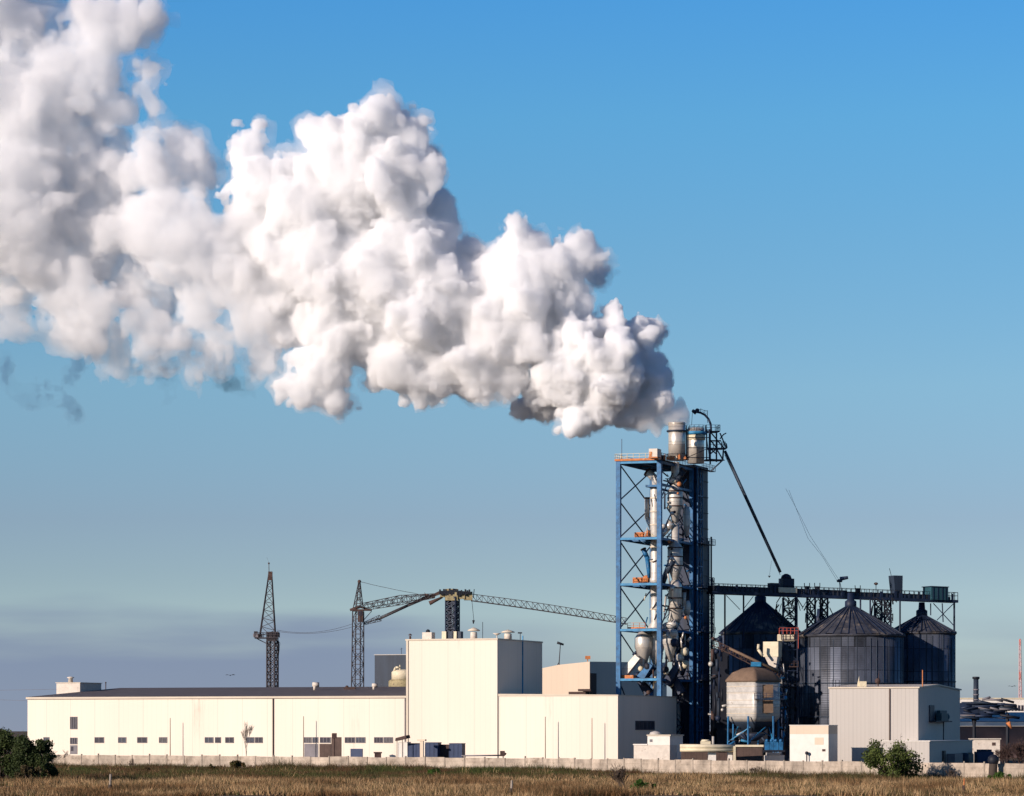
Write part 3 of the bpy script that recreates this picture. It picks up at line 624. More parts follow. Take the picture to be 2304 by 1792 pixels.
for i in range(28):
    m.tube(T_[i], T_[i+1], .09); m.tube(B1[i], B1[i+1], .13); m.tube(B2[i], B2[i+1], .13); mid = (T_[i]+T_[i+1])/2
    m.tube(B1[i], T_[i+1] if i % 2 else T_[i], .055); m.tube(B2[i], T_[i], .055); m.tube(T_[i], B1[i+1], .055); m.tube(T_[i], B2[i+1], .055); m.tube(B1[i], B2[i], .05)
build(m, 'long_boom', 'craneg', t3)
m = MB().tube(C3(1062, 1354), C3(1066, 1396), .045).path([C3(1062, 1354), C3(1060, 1350)], .1).tube(C3(1065.5, 1396), C3(1065, 1404), .3, .1, 8); build(m, 'hoist_rope', 'black', t3)
build(MB().tube(C3(1065, 1346), C3(1067, 1326), .08), 'aerial', 'black', t3)
for (x0, x1, mm) in ((994, 1003.5, 'beige'), (1006, 1018, 'slate'), (1019, 1027, 'beige'), (1028, 1037, 'slate')):
    pb = Fr(x1, 627); lb = {994: 'leftmost pale ballast block at the foot of the blue crane mast', 1006: 'dark ballast block just left of the pale one under the mast', 1019: 'pale ballast block between two dark ones under the mast', 1028: 'dark ballast block at the right foot of the crane mast'}[x0]
    solo(MB().box(pb, pb.a(x0), 0, 0, 1.2, cz, pb.z(1421)), 'ballast_block', mm, lb, 'ballast block', 'ballast blocks on the block roof')
# ------------------------------------------------------------------ blue process tower
TF = Fr(1484, 632)
aw = TF.a(1392); bw = TF.b(1556); zT = TF.z(1036)
tw = thing('steel_tower', TF.pt(0, 0, 0), 'tall open blue steel tower with braces and platforms around silver ducts', 'process tower')
cor = {'fl': (aw, 0), 'fr': (0, 0), 'bl': (aw, bw), 'br': (0, bw)}
for k, (a_, b_) in cor.items():
    r_ = .42 if k[0] == 'f' else .34; build(MB().box(TF, a_-r_, a_+r_, b_-r_, b_+r_, 0, zT), 'leg', 'blue', tw)
build(MB().box(TF, aw*.45-.25, aw*.45+.25, bw-.25, bw+.25, 0, zT-1), 'leg', 'navy', tw)
build(MB().box(TF, -.25, .25, bw*.5-.25, bw*.5+.25, 0, zT-1), 'leg', 'navy', tw)
lev = [TF.z(y) for y in (1036, 1209, 1312, 1415, 1527)]+[0]
mid = [TF.z(1087)]
for i, z in enumerate(lev[:-1]):
    h = .42 if i else .5
    build(MB().box(TF, aw+.3, -.3, -.36, .28, z-h, z+.02), 'front_beam', 'bluelt', tw)
    m = MB().box(TF, -.3, .3, .3, bw-.3, z-h, z).box(TF, aw-.3, aw+.3, .3, bw-.3, z-h, z).box(TF, aw+.3, -.3, bw-.25, bw+.25, z-h, z).box(TF, aw*.5-.2, aw*.5+.2, .3, bw-.3, z-h*.8, z-.05)
    for f_ in (.33, .66): m.box(TF, aw+.3, -.3, bw*f_-.15, bw*f_+.15, z-h*.8, z-.03)
    build(m, 'floor_beams', 'blue', tw)
def brace(p, q, r=.13): build(MB().tube(p, q, r), 'brace', 'navy', tw)
for i in range(len(lev)-1):
    z0, z1 = lev[i+1], lev[i]-.4
    n_ = 2 if i == 0 else 1
    for k in range(n_):
        y0, y1 = z0+(z1-z0)*k/n_, z0+(z1-z0)*(k+1)/n_
        brace(TF.pt(aw, .3, y0), TF.pt(aw, bw-.3, y1)); brace(TF.pt(aw, .3, y1), TF.pt(aw, bw-.3, y0))
        brace(TF.pt(0, .3, y0), TF.pt(0, bw*.5, y1)); brace(TF.pt(0, bw-.3, y0), TF.pt(0, bw*.5, y1))
        brace(TF.pt(aw+.3, bw, y0), TF.pt(-.3, bw, y1), .1)
m = MB().box(TF, aw*.5, -.3, 4, 4.5, mid[0]-.4, mid[0]).box(TF, -.2, .25, .3, bw, mid[0]-.4, mid[0]).box(TF, aw*.5, aw*.5+.4, 4, bw, mid[0]-.4, mid[0]).box(TF, aw*.5, -.3, bw*.75, bw*.75+.4, mid[0]-.4, mid[0]); build(m, 'intermediate_beams', 'blue', tw)
# decks: steel grating on each level
for i, z in enumerate(lev[:-1]):
    m = MB()
    if i == 0: m.box(TF, aw-.6, .6, -.6, bw+.6, z+.03, z+.16)
    else:
        m.box(TF, aw*.62, -.35, .4, bw-.4, z+.03, z+.12); m.box(TF, aw+.35, aw*.62, bw*.45, bw-.4, z+.03, z+.12)
    build(m, 'deck', 'rust' if i == 0 else 'navy', tw)
z = lev[0]+.16
build(railing(MB(), [TF.pt(aw*.02, -.55, z), TF.pt(aw-.55, -.55, z), TF.pt(aw-.55, bw+.5, z)], 1.2, 1.1, .055), 'railing', 'beige', tw)
build(MB().box(TF, aw-.62, -.0, -.62, -.56, z-.15, z+.25), 'toe_board', 'orange', tw)
build(railing(MB(), [TF.pt(.55, -.55, z), TF.pt(.55, bw+.5, z)], 1.2, 1.0, .055), 'railing', 'navy', tw)
for i, (x0, x1) in enumerate(((1428, 1484), (1424, 1480), (1412, 1452)), 1):
    z = lev[i]+.12; b_ = bw*.35 if i < 3 else 2.0
    a0_, a1_ = TF.a(x0, b_), TF.a(x1, b_)
    build(railing(MB(), [TF.pt(a0_, b_, z), TF.pt(a1_, b_, z)], 1.1, .9, .055).box(TF, a0_, a1_, b_, b_+.08, z, z+.3), 'railing', 'orange', tw)
    if i < 3: build(MB().box(TF, a0_-.1, a0_+1.6, b_+.2, b_+2, z, z+1.35).ball(TF.pt(a0_+2.4, b_+1, z+1.0), .8), 'motor_unit', 'orange', tw)
# stair flights zigzagging in the back bay
m = MB(); zz = 2.0; k = 0
while zz < zT-3:
    p, q = (bw*.55, bw*.9) if k % 2 else (bw*.9, bw*.55)
    for da in (0, .9): m.tube(TF.pt(-1.2-da, p, zz), TF.pt(-1.2-da, q, zz+2.8), .12); m.tube(TF.pt(-1.2-da, p, zz+1), TF.pt(-1.2-da, q, zz+3.8), .05)
    m.box(TF, -2.2, -1.1, min(q, q+(1 if k % 2 else -1)), max(q, q+(1 if k % 2 else -1)), zz+2.75, zz+2.85)
    zz += 2.8; k += 1
build(m, 'stairs', 'navy', tw)
# silver ducts and cyclones
def lz(px, b_, prof, name, m_, label, grp=None, n=18, part=None):
    a_ = TF.a(px, b_); c = TF.pt(a_, b_, 0); s = c.y/F
    pr = [(r*s, Z(y, c.y)) for (r, y) in prof]
    pr.sort(key=lambda t: t[1])
    mb_ = MB().lathe(c.x, c.y, pr, n)
    if part is not None: return build(mb_, name, m_, part)
    return solo(mb_, name, m_, label, 'duct' if 'duct' in name else 'stack' if 'stack' in name else 'cyclone', grp)
d1 = lz(1475, 6, [(11, 1095), (12, 1100), (12, 1200), (11, 1203), (11, 1300), (13, 1303), (13, 1308), (11, 1311), (11, 1402), (17, 1410), (19, 1440), (19, 1462), (6, 1495)], 'vertical_duct', 'silver', 'tall slim silver duct rising behind the front right leg of the blue tower')
for y in (1120, 1150, 1180, 1230, 1262, 1338, 1370): lz(1475, 6, [(12.6, y), (12.6, y+3)], 'flange', 'cream_trim', None, part=d1)
d2 = lz(1519, 9, [(6, 1178), (16, 1140), (17, 1138), (17, 1104), (10, 1096), (9, 1060), (9, 1040)], 'cyclone', 'silver', 'topmost silver cyclone inside the blue tower, under the stacks', 'cyclones in the tower')
d3 = lz(1519, 9, [(7, 1305), (16, 1278), (17, 1274), (17, 1232), (9, 1222), (9, 1178)], 'cyclone', 'silver', 'silver cyclone in the middle bay of the blue tower', 'cyclones in the tower')
d4 = lz(1519, 9, [(9, 1306), (15, 1318), (15, 1322), (15, 1392), (8, 1402)], 'cyclone', 'steel', 'plain bright silver drum standing in the lower bay of the tower', 'cyclones in the tower')
d5 = lz(1545, 12, [(4, 1205), (8, 1180), (8, 1150), (4, 1140)], 'cyclone', 'silver', 'thin silver cyclone beside the dark shaft in the upper bay', 'cyclones in the tower', 12)
d6 = lz(1546, 12, [(5, 1385), (8, 1372), (8, 1360), (5, 1352)], 'cyclone', 'silver', 'small silver cyclone beside the dark shaft in the lower bay', 'cyclones in the tower', 12)
for dd, ys in ((d2, (1104, 1120, 1138)), (d3, (1232, 1252, 1272)), (d4, (1322, 1345, 1368))):
    for y in ys: lz(1519, 9, [(17.8, y), (17.8, y+2.5)], 'flange', 'rust', None, part=dd)
def W3(px, py, b_): a_ = TF.a(px, b_); return TF.pt(a_, b_, TF.z(py, a_, b_))
def duct(pts, b_, r, m_, lb, n=8):
    mb_ = MB(); P_ = [W3(x, y, b_) for x, y in pts]
    mb_.path(P_, r, n)
    for p_ in P_[1:-1]: mb_.ball(p_, r*1.03, n)
    o = solo(mb_, 'crossover_duct', m_, lb, 'duct', 'crossover ducts in the tower'); s_ = MB()
    dd_ = (P_[1]-P_[0]).normalized(); s_.tube(P_[0]-dd_*.05, P_[0]+dd_*.25, r*1.25, n=n); build(s_, 'flange', 'rust', o); return o
duct([(1456, 1062), (1475, 1078), (1475, 1098)], 6, .75, 'silver', 'silver elbow duct feeding the slim duct under the top deck')
duct([(1456, 1120), (1456, 1165), (1470, 1195)], 7, .5, 'silver', 'thin silver bypass duct left of the slim duct, upper bay')
duct([(1480, 1212), (1500, 1190), (1512, 1176)], 8, .7, 'steel', 'slanting bright duct joining slim duct and topmost cyclone')
duct([(1540, 1056), (1528, 1075), (1506, 1088)], 6, .55, 'slate', 'dark slanting duct just under the stacks')
duct([(1490, 1318), (1500, 1290), (1515, 1262)], 7.5, .45, 'slate', 'dark slanting duct across the middle cyclone')
duct([(1478, 1425), (1500, 1410), (1522, 1402)], 8, .8, 'silver', 'short silver duct under the plain drum, above the hopper')
duct([(1540, 1330), (1538, 1365), (1528, 1390)], 11, .4, 'silver', 'thin curved silver duct right of the plain drum')
duct([(1447, 1235), (1456, 1255), (1462, 1300)], 8, .45, 'blue', 'blue riser pipe in the middle bay left of the slim duct')
# lower machinery: hoppers, drums, pipes
lz(1448, 4, [(6, 1500), (18, 1462), (20, 1458), (20, 1436), (12, 1424), (5, 1420)], 'hopper_cyclone', 'steel', 'fat silver hopper drum at lower left inside the blue tower')
lz(1508, 5, [(4, 1490), (16, 1450), (18, 1446), (18, 1425), (6, 1416)], 'hopper_cyclone', 'silver', 'fat silver hopper drum right of the front leg, lower bay')
lz(1535, 9, [(4, 1520), (15, 1490), (16, 1470), (8, 1462)], 'hopper_cyclone', 'navy', 'dark hopper drum low beside the black shaft')
rr = random.Random(12)
cl = thing('pipe_cluster', TF.pt(aw*.5, 3, lev[4]), 'tangle of silver pipes, valves and motors above the lowest tower beam', 'pipework')
for i in range(46):
    x_, y_ = rr.uniform(1432, 1552), rr.uniform(1420, 1560); b_ = rr.uniform(1.5, 9)
    if y_ > 1530 and rr.random() < .4: continue
    mm = rr.choice(['steel', 'silver', 'silver', 'beige', 'black', 'rust', 'navy']); p_ = W3(x_, y_, b_); m = MB(); k = rr.random()
    if k < .3: m.tube(p_, W3(x_+rr.uniform(-14, 14), y_+rr.uniform(-16, 16), b_), rr.uniform(.15, .4), n=8); nm = 'pipe'
    elif k < .6: m.ball(p_, rr.uniform(.35, .9)); nm = 'valve'
    elif k < .8: m.lathe(p_.x, p_.y, [(.4, p_.z-.8), (.75, p_.z-.3), (.75, p_.z+.5), (.3, p_.z+.8)], 10); nm = 'pot'
    else: m.tube(p_, W3(x_+rr.uniform(-5, 5), y_+rr.uniform(12, 26), b_), .16, n=6); nm = 'pipe'
    build(m, nm, mm, cl)
for (x0, y0, x1, y1, b_, r_) in ((1440, 1530, 1465, 1495, 3, 1.1), (1500, 1540, 1530, 1490, 4, 1.2), (1470, 1500, 1440, 1540, 7, .9), (1535, 1560, 1515, 1520, 6, 1.0), (1460, 1560, 1440, 1532, 8, 1.2)):
    build(MB().tube(W3(x0, y0, b_), W3(x1, y1, b_), r_, r_*.6, 4), 'chute', 'navy' if x0 != 1440 else 'blue', cl)
# feed hopper slope at left foot of the tower
q = MB().tube(W3(1400, 1522, 2), W3(1436, 1478, 2), 1.0, .9, 4); fh = solo(q, 'feed_chute', 'silver', 'slanting pale chute rising from the left foot of the blue tower', 'chute')
build(MB().box(TF, TF.a(1402, 2), TF.a(1430, 2), .6, 3.0, TF.z(1527), TF.z(1519)), 'base_tray', 'orange', fh)
# dark lift shaft
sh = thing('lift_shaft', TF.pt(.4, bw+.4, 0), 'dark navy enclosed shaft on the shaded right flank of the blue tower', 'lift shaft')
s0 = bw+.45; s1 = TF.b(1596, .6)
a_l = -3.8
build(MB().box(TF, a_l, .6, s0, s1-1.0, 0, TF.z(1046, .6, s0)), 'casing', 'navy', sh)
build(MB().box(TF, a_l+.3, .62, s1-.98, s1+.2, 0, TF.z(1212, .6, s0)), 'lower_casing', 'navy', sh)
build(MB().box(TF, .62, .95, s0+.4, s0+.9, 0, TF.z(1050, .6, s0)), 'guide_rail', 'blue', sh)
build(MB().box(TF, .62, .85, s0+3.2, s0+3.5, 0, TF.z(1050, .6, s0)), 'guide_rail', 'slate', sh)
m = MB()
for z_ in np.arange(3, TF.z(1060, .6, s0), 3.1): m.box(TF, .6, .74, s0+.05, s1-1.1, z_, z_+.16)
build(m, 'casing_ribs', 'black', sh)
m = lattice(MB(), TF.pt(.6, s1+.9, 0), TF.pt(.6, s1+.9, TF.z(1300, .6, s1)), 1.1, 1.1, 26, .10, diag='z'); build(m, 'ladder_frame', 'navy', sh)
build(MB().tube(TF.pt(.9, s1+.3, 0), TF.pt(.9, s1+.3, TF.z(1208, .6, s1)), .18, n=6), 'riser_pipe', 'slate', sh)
# stacks
zd = lev[0]+.16
def stack(px, b_, r, y0, y1, label, collars, m_='steel'):
    a_ = TF.a(px, b_); c = TF.pt(a_, b_, 0); s = c.y/F; z0, z1 = zd, Z(y0, c.y); R_ = r*s
    t = solo(MB().lathe(c.x, c.y, [(R_, z0), (R_, z1), (R_*.93, z1+.01), (R_*.93, z1-1.5)], 32), 'exhaust_stack', m_, label, 'stack', 'steel stacks on the tower top')
    for (y, k, w_, mm) in collars: build(MB().lathe(c.x, c.y, [(R_*k, Z(y, c.y)-w_), (R_*k, Z(y, c.y)), (R_*1.0, Z(y, c.y)+.01)], 32), 'collar', mm, t)
    return t, c, R_
st1, c1, r1_ = stack(1523, 3.5, 19, 951, 1033, 'bright steel stack without a cap, from which the steam drifts', [(969, 1.22, .28, 'slate'), (953, 1.03, .2, 'steel'), (1000, 1.03, .12, 'steel')])
st2, c2, r2_ = stack(1566, 11.5, 18.5, 964, 1028, 'shorter steel stack ringed by a blue platform and gooseneck pipe', [(972, 1.25, .55, 'bluelt'), (980, 1.12, .9, 'beige'), (985, 1.08, .2, 'slate')])
z_ = Z(971, c2.y); n_ = 14
build(railing(MB(), [(c2.x+r2_*1.3*math.cos(i*2*math.pi/n_), c2.y+r2_*1.3*math.sin(i*2*math.pi/n_), z_) for i in range(n_)], 1.1, 2.0, .05, True), 'railing', 'navy', st2)
m = MB(); pts = [W3(x, y, 13) for x, y in ((1600, 972), (1599, 955), (1594, 943), (1586, 934), (1576, 929), (1564, 927))]; m.path(pts, .22, 8); m.tube(W3(1566, 929, 13), W3(1558, 924, 13), .45, .3, 8); m.ball(W3(1569, 924, 13), .42)
gn = solo(m, 'gooseneck_pipe', 'navy', 'gooseneck pipe arching over the shorter stack', 'pipe')
build(railing(MB(), [W3(1576, 929, 13.6), W3(1592, 938, 13.6)], .8, .8, .04).tube(W3(1592, 924, 13.6), W3(1592, 952, 13.6), .05).tube(W3(1570, 921, 13.6), W3(1592, 925, 13.6), .05).tube(W3(1558, 928, 13), W3(1556, 958, 13), .04), 'guard_frame', 'navy', gn)
# top right head frame
hd = thing('head_frame', TF.pt(0, bw+2, lev[0]), 'black braced frame with platforms overhanging the right side of the tower top', 'steel frame')
H3 = lambda x, y, d_=0: W3(x, y, bw+1.5+d_)
for (p_, q_) in (((1598, 1045), (1598, 972)), ((1612, 1040), (1612, 972)), ((1598, 1062), (1628, 1034)), ((1598, 972), (1628, 1008)), ((1620, 975), (1634, 1008)), ((1598, 1010), (1630, 1010)), ((1598, 1022), (1612, 1010)), ((1612, 1022), (1598, 1010)), ((1598, 992), (1622, 992)), ((1600, 1034), (1630, 1036)), ((1628, 1008), (1626, 1036)), ((1612, 1010), (1626, 1034)), ((1598, 990), (1612, 1008))):
    build(MB().tube(H3(*p_), H3(*q_), .16).tube(H3(*p_, 2.5), H3(*q_, 2.5), .13), 'strut', 'navy', hd)
for (x0, x1, y) in ((1588, 1620, 972), (1596, 1632, 1010), (1588, 1628, 1036)):
    p_, q_ = H3(x0, y), H3(x1, y); o_ = Vector((-.5, 3.0, 0))
    m = MB().add([p_, q_, q_+o_, p_+o_, p_+Vector((0, 0, .2)), q_+Vector((0, 0, .2)), q_+o_+Vector((0, 0, .2)), p_+o_+Vector((0, 0, .2))], [(3, 2, 1, 0), (4, 5, 6, 7), (0, 1, 5, 4), (1, 2, 6, 5), (2, 3, 7, 6), (3, 0, 4, 7)]); build(m, 'platform', 'navy', hd)
    if y < 1000 or y == 1010: build(railing(MB(), [p_+Vector((0, 0, .2)), q_+Vector((0, 0, .2)), q_+o_+Vector((0, 0, .2))], 1.15, .8, .06), 'railing', 'navy', hd)
build(MB().path([H3(1620, 988), H3(1628, 978), H3(1634, 975)], .12).path([H3(1630, 1012), H3(1636, 1008), H3(1634, 998)], .12), 'bracket_arm', 'navy', hd)
# box unit and aerial on the deck
xf = Fr(1477, 628); m = MB().box(xf, xf.a(1458), 0, .5, 3.0, zd+.25, xf.z(1009)); bx_ = solo(m, 'deck_unit', 'offwhite', 'white and rust box unit standing on the tower top deck', 'box unit')
build(MB().box(xf, xf.a(1458)-.05, .05, .45, 3.05, zd, zd+.25), 'skid', 'orange', bx_)
build(MB().box(xf, xf.a(1459), xf.a(1465), .42, .5, zd+.3, zd+1.2), 'stained_panel', 'orange', bx_)
c = TF.pt(TF.a(1399, 1), 1, zd); solo(MB().tube(c, (c.x, c.y, Z(988, c.y)), .06), 'lightning_rod', 'galv', 'thin rod at the left end of the tower top deck', 'rod')
# long chute from the head to the gallery
p_, q_ = W3(1631, 1015, bw+2), P(1756, 1288, 655)
m = MB().tube(p_, q_, .27, n=8); t = solo(m, 'spout_pipe', 'slate', 'long straight spout slanting from the tower head to the silo gallery', 'pipe')
m = MB(); m.tube(p_+Vector((0, .6, -.7)), q_+Vector((0, .6, -.5)), .06)
for i in range(1, 24): c = p_.lerp(q_, i/24); m.tube(c+Vector((0, 0, -.2)), c+Vector((0, .6, -.65)), .05)
build(m, 'stay_truss', 'slate', t)

# extra framing and clutter in the shaded right half of the tower
rr = random.Random(31)
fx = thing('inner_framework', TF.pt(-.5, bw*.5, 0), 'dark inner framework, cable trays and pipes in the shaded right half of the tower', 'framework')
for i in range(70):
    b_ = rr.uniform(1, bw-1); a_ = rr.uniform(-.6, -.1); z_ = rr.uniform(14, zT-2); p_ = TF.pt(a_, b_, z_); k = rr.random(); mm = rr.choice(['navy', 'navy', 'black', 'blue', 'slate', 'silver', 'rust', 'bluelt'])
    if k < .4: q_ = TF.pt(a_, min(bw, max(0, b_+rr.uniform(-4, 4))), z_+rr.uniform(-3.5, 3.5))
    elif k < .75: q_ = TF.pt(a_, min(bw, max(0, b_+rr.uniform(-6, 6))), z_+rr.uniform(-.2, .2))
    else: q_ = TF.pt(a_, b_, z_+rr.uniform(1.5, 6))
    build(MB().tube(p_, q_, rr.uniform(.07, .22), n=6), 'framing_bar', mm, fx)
for i in range(26):
    x, y = rr.uniform(1448, 1482), rr.uniform(1060, 1520); p_ = W3(x, y, 5); mm = rr.choice(['black', 'navy', 'blue', 'silver', 'craneg', 'beige'])
    build(MB().tube(p_, W3(x+rr.uniform(-12, 8), y+rr.uniform(-26, 26), 5), rr.uniform(.06, .15), n=5), 'cable_tray', mm, fx)
for i in range(16):
    x, y = rr.uniform(1492, 1548), rr.uniform(1065, 1400); build(MB().ball(W3(x, y, 3), rr.uniform(.2, .5)), 'valve', rr.choice(['silver', 'beige', 'steel', 'black', 'orange']), fx)
# frame round the two stacks
m = MB()
for (x, b_) in ((1546, 6), (1590, 15), (1596, 9), (1541, 14)): m.tube(W3(x, 1036, b_), W3(x, 966, b_), .14)
for y in (1030, 1008, 985, 968):
    m.tube(W3(1546, y, 6), W3(1596, y, 9), .1); m.tube(W3(1596, y, 9), W3(1590, y, 15), .1)
m.tube(W3(1546, 1030, 6), W3(1596, 1008, 9), .08).tube(W3(1596, 1030, 9), W3(1590, 985, 15), .08)
fs_ = solo(m, 'scaffold', 'navy', 'open dark frame standing round the shorter stack', 'steel frame')
m = MB()
for dx in (0, 5): m.tube(W3(1544+dx, 1036, 4.5), W3(1544+dx, 962, 4.5), .06)
for i in range(26): m.tube(W3(1544, 1034-i*2.7, 4.5), W3(1549, 1034-i*2.7, 4.5), .04)
solo(m, 'stack_ladder', 'navy', 'thin ladder between the two stacks', 'ladder')
m = MB(); q = railing(m, [c1+Vector((r1_*1.25*math.cos(i*math.pi/6), r1_*1.25*math.sin(i*math.pi/6), zd)) - Vector((0, 0, c1.z)) for i in range(12)], 1.2, 1.0, .05, True); solo(m, 'stack_railing', 'black', 'dark ring railing at the foot of the uncapped stack', 'railing')
dm = thing('deck_machinery', TF.pt(0, 1, zd), 'low rusty machinery along the front edge of the tower top, before the stacks', 'machinery')
for i in range(9):
    x = 1490+i*6.5; p_ = W3(x, 1030, 1.0); hh_ = rr.uniform(.3, .9); m = MB().box(WF, p_.x-.3, p_.x+rr.uniform(.05, .4), p_.y, p_.y+.6, zd, zd+hh_).tube((p_.x, p_.y+.3, zd+hh_), (p_.x, p_.y+.3, zd+hh_+.25), .1)
    build(m, 'machine_unit', rr.choice(['rust', 'orange', 'black', 'beige']), dm)

m = MB(); zt_ = TF.z(1052, .6, s0)
for b_ in (s0+.1, s0+1.9, s0+3.6): m.box(TF, .98, 1.14, b_-.09, b_+.09, 0, zt_)
zz = 2.0
while zz < zt_-5:
    m.tube(TF.pt(1.06, s0+.1, zz), TF.pt(1.06, s0+3.6, zz+4.6), .07).tube(TF.pt(1.06, s0+3.6, zz), TF.pt(1.06, s0+.1, zz+4.6), .07); m.box(TF, .98, 1.1, s0+.2, s0+3.5, zz-.1, zz+.1); zz += 4.6
build(m, 'outer_lattice', 'blue', sh)
for i in range(5):
    z_ = lev[min(i, 4)]; build(railing(MB().box(TF, .98, 2.0, s0, s1-.5, z_-.1, z_), [TF.pt(2.0, s0, z_), TF.pt(2.0, s1-.5, z_)], 1.1, 1.0, .05), 'landing', 'navy', sh)
# silo sheets: each panel of the curved wall has its own tone
def silo_mat(name, r, col):
    m = bpy.data.materials.new(name); m.use_nodes = True; t = m.node_tree; L = t.links; p = t.nodes['Principled BSDF']
    def N(ty, **k):
        n = t.nodes.new(ty)
        for a_, b_ in k.items(): setattr(n, a_, b_)
        return n
    def Mth(op, a_, b_=None):
        n = N('ShaderNodeMath', operation=op)
        for i, v in enumerate((a_, b_)):
            if v is None: continue
            if isinstance(v, (int, float)): n.inputs[i].default_value = v
            else: L.new(v, n.inputs[i])
        return n.outputs[0]
    tc_ = N('ShaderNodeTexCoord'); sx = N('ShaderNodeSeparateXYZ'); L.new(tc_.outputs['Object'], sx.inputs[0])
    an = Mth('MULTIPLY', Mth('ARCTAN2', sx.outputs[1], sx.outputs[0]), r/2.4); zz = Mth('MULTIPLY', sx.outputs[2], 1/4.6)
    cb_ = N('ShaderNodeCombineXYZ'); L.new(Mth('FLOOR', an), cb_.inputs[0]); L.new(Mth('FLOOR', zz), cb_.inputs[1])
    wn_ = N('ShaderNodeTexWhiteNoise'); wn_.noise_dimensions = '3D'; L.new(cb_.outputs[0], wn_.inputs['Vector'])
    ns_ = N('ShaderNodeTexNoise'); ns_.inputs['Scale'].default_value = .28; ns_.inputs['Detail'].default_value = 6; ns_.inputs['Roughness'].default_value = .68
    mp_ = N('ShaderNodeMapping'); mp_.inputs['Scale'].default_value = (1, 1, .35); L.new(tc_.outputs['Object'], mp_.inputs[0]); L.new(mp_.outputs[0], ns_.inputs['Vector'])
    f_ = Mth('ADD', Mth('MULTIPLY', wn_.outputs['Value'], .9), Mth('MULTIPLY', ns_.outputs['Fac'], 1.6)); f_ = Mth('MAXIMUM', Mth('SUBTRACT', f_, .50), .12)
    fr_ = Mth('FRACT', zz); ln = Mth('LESS_THAN', fr_, .03); la = Mth('LESS_THAN', Mth('FRACT', an), .05); dk = Mth('SUBTRACT', 1.0, Mth('MULTIPLY', Mth('MAXIMUM', ln, la), .65))
    sc_ = N('ShaderNodeVectorMath', operation='SCALE'); sc_.inputs[0].default_value = col; L.new(Mth('MULTIPLY', f_, dk), sc_.inputs['Scale']); L.new(sc_.outputs[0], p.inputs['Base Color'])
    p.inputs['Metallic'].default_value = .4; p.inputs['Roughness'].default_value = .55
    b_ = N('ShaderNodeBump'); b_.inputs['Strength'].default_value = .12; b_.inputs['Distance'].default_value = .1; L.new(Mth('SINE', Mth('MULTIPLY', sx.outputs[2], 14.0)), b_.inputs['Height']); L.new(b_.outputs[0], p.inputs['Normal'])
    return m
# ------------------------------------------------------------------ grain silos
def silo(px, D, r_px, y_apex, y_eave, label, nrib=40):
    c = P(px, 1700, D); r = r_px/F*D; ze, za = Z(y_eave, D-r*.2), Z(y_apex, D)
    t = thing('grain_silo', (c.x, c.y, 0), label, 'silo', 'grain silos under the gallery')
    build(MB().lathe(c.x, c.y, [(r, 0), (r, ze)], 72), 'wall', silo_mat('silo_sheets', r, (.105, .118, .150)), t)  # overall dark sheet colour stands in for shade lying over the silos
    m = MB(); rr0 = random.Random(nrib)
    for i in range(nrib):
        t_ = 2*math.pi*(i+rr0.uniform(-.15, .15))/nrib; m.tube((c.x+r*math.cos(t_), c.y+r*math.sin(t_), 0), (c.x+r*math.cos(t_), c.y+r*math.sin(t_), ze-rr0.uniform(0, 1.2)), rr0.uniform(.05, .12), n=4)
    for zz in (ze*.36, ze*.62): m.lathe(c.x, c.y, [(r+.05, zz), (r+.16, zz+.05), (r+.16, zz+.2), (r+.05, zz+.25)], 60)
    build(m, 'wall_ribs', 'slate', t)
    m = MB(); rr = random.Random(int(px)); n = 44; vs = []; fs = []
    # cone in overlapping radial sheets, slightly uneven
    for i in range(n):
        t0, t1 = 2*math.pi*i/n, 2*math.pi*(i+1.06)/n; dz = rr.uniform(0, .16)+.1*(i % 2); ro = r*1.03+rr.uniform(0, .25)
        vs += [(c.x+ro*math.cos(t0), c.y+ro*math.sin(t0), ze-.05+dz), (c.x+ro*math.cos(t1), c.y+ro*math.sin(t1), ze-.05+dz), (c.x+1.0*math.cos(t1), c.y+1.0*math.sin(t1), za-.9+dz), (c.x+1.0*math.cos(t0), c.y+1.0*math.sin(t0), za-.9+dz)]
        fs.append((4*i, 4*i+1, 4*i+2, 4*i+3))
    m.add(vs, fs); rf_ = build(m, 'roof', 'galvroof', t)
    m = MB()
    for i in range(n):
        t_ = 2*math.pi*i/n; m.tube((c.x+r*1.04*math.cos(t_), c.y+r*1.04*math.sin(t_), ze+.12), (c.x+1.0*math.cos(t_), c.y+1.0*math.sin(t_), za-.7), .09)
    build(m, 'rib', 'navy', rf_)
    build(MB().lathe(c.x, c.y, [(r*1.0, ze-.5), (r*1.045, ze-.15), (r*1.045, ze+.02)], 60), 'eave_ring', 'galvroof', rf_)
    build(MB().lathe(c.x, c.y, [(1.15, za-1.3), (1.15, za+.3), (.7, za+.6), (.6, za+2.0)], 16), 'filling_neck', 'navy', t)
    return t
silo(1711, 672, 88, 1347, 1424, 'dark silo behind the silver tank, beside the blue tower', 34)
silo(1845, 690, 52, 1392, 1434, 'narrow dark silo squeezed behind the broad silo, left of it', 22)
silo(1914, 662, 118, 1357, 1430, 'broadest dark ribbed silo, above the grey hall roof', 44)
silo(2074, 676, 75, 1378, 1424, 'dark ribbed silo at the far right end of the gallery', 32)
# small things low on the broad silo
c = P(1938, 1540, 648)
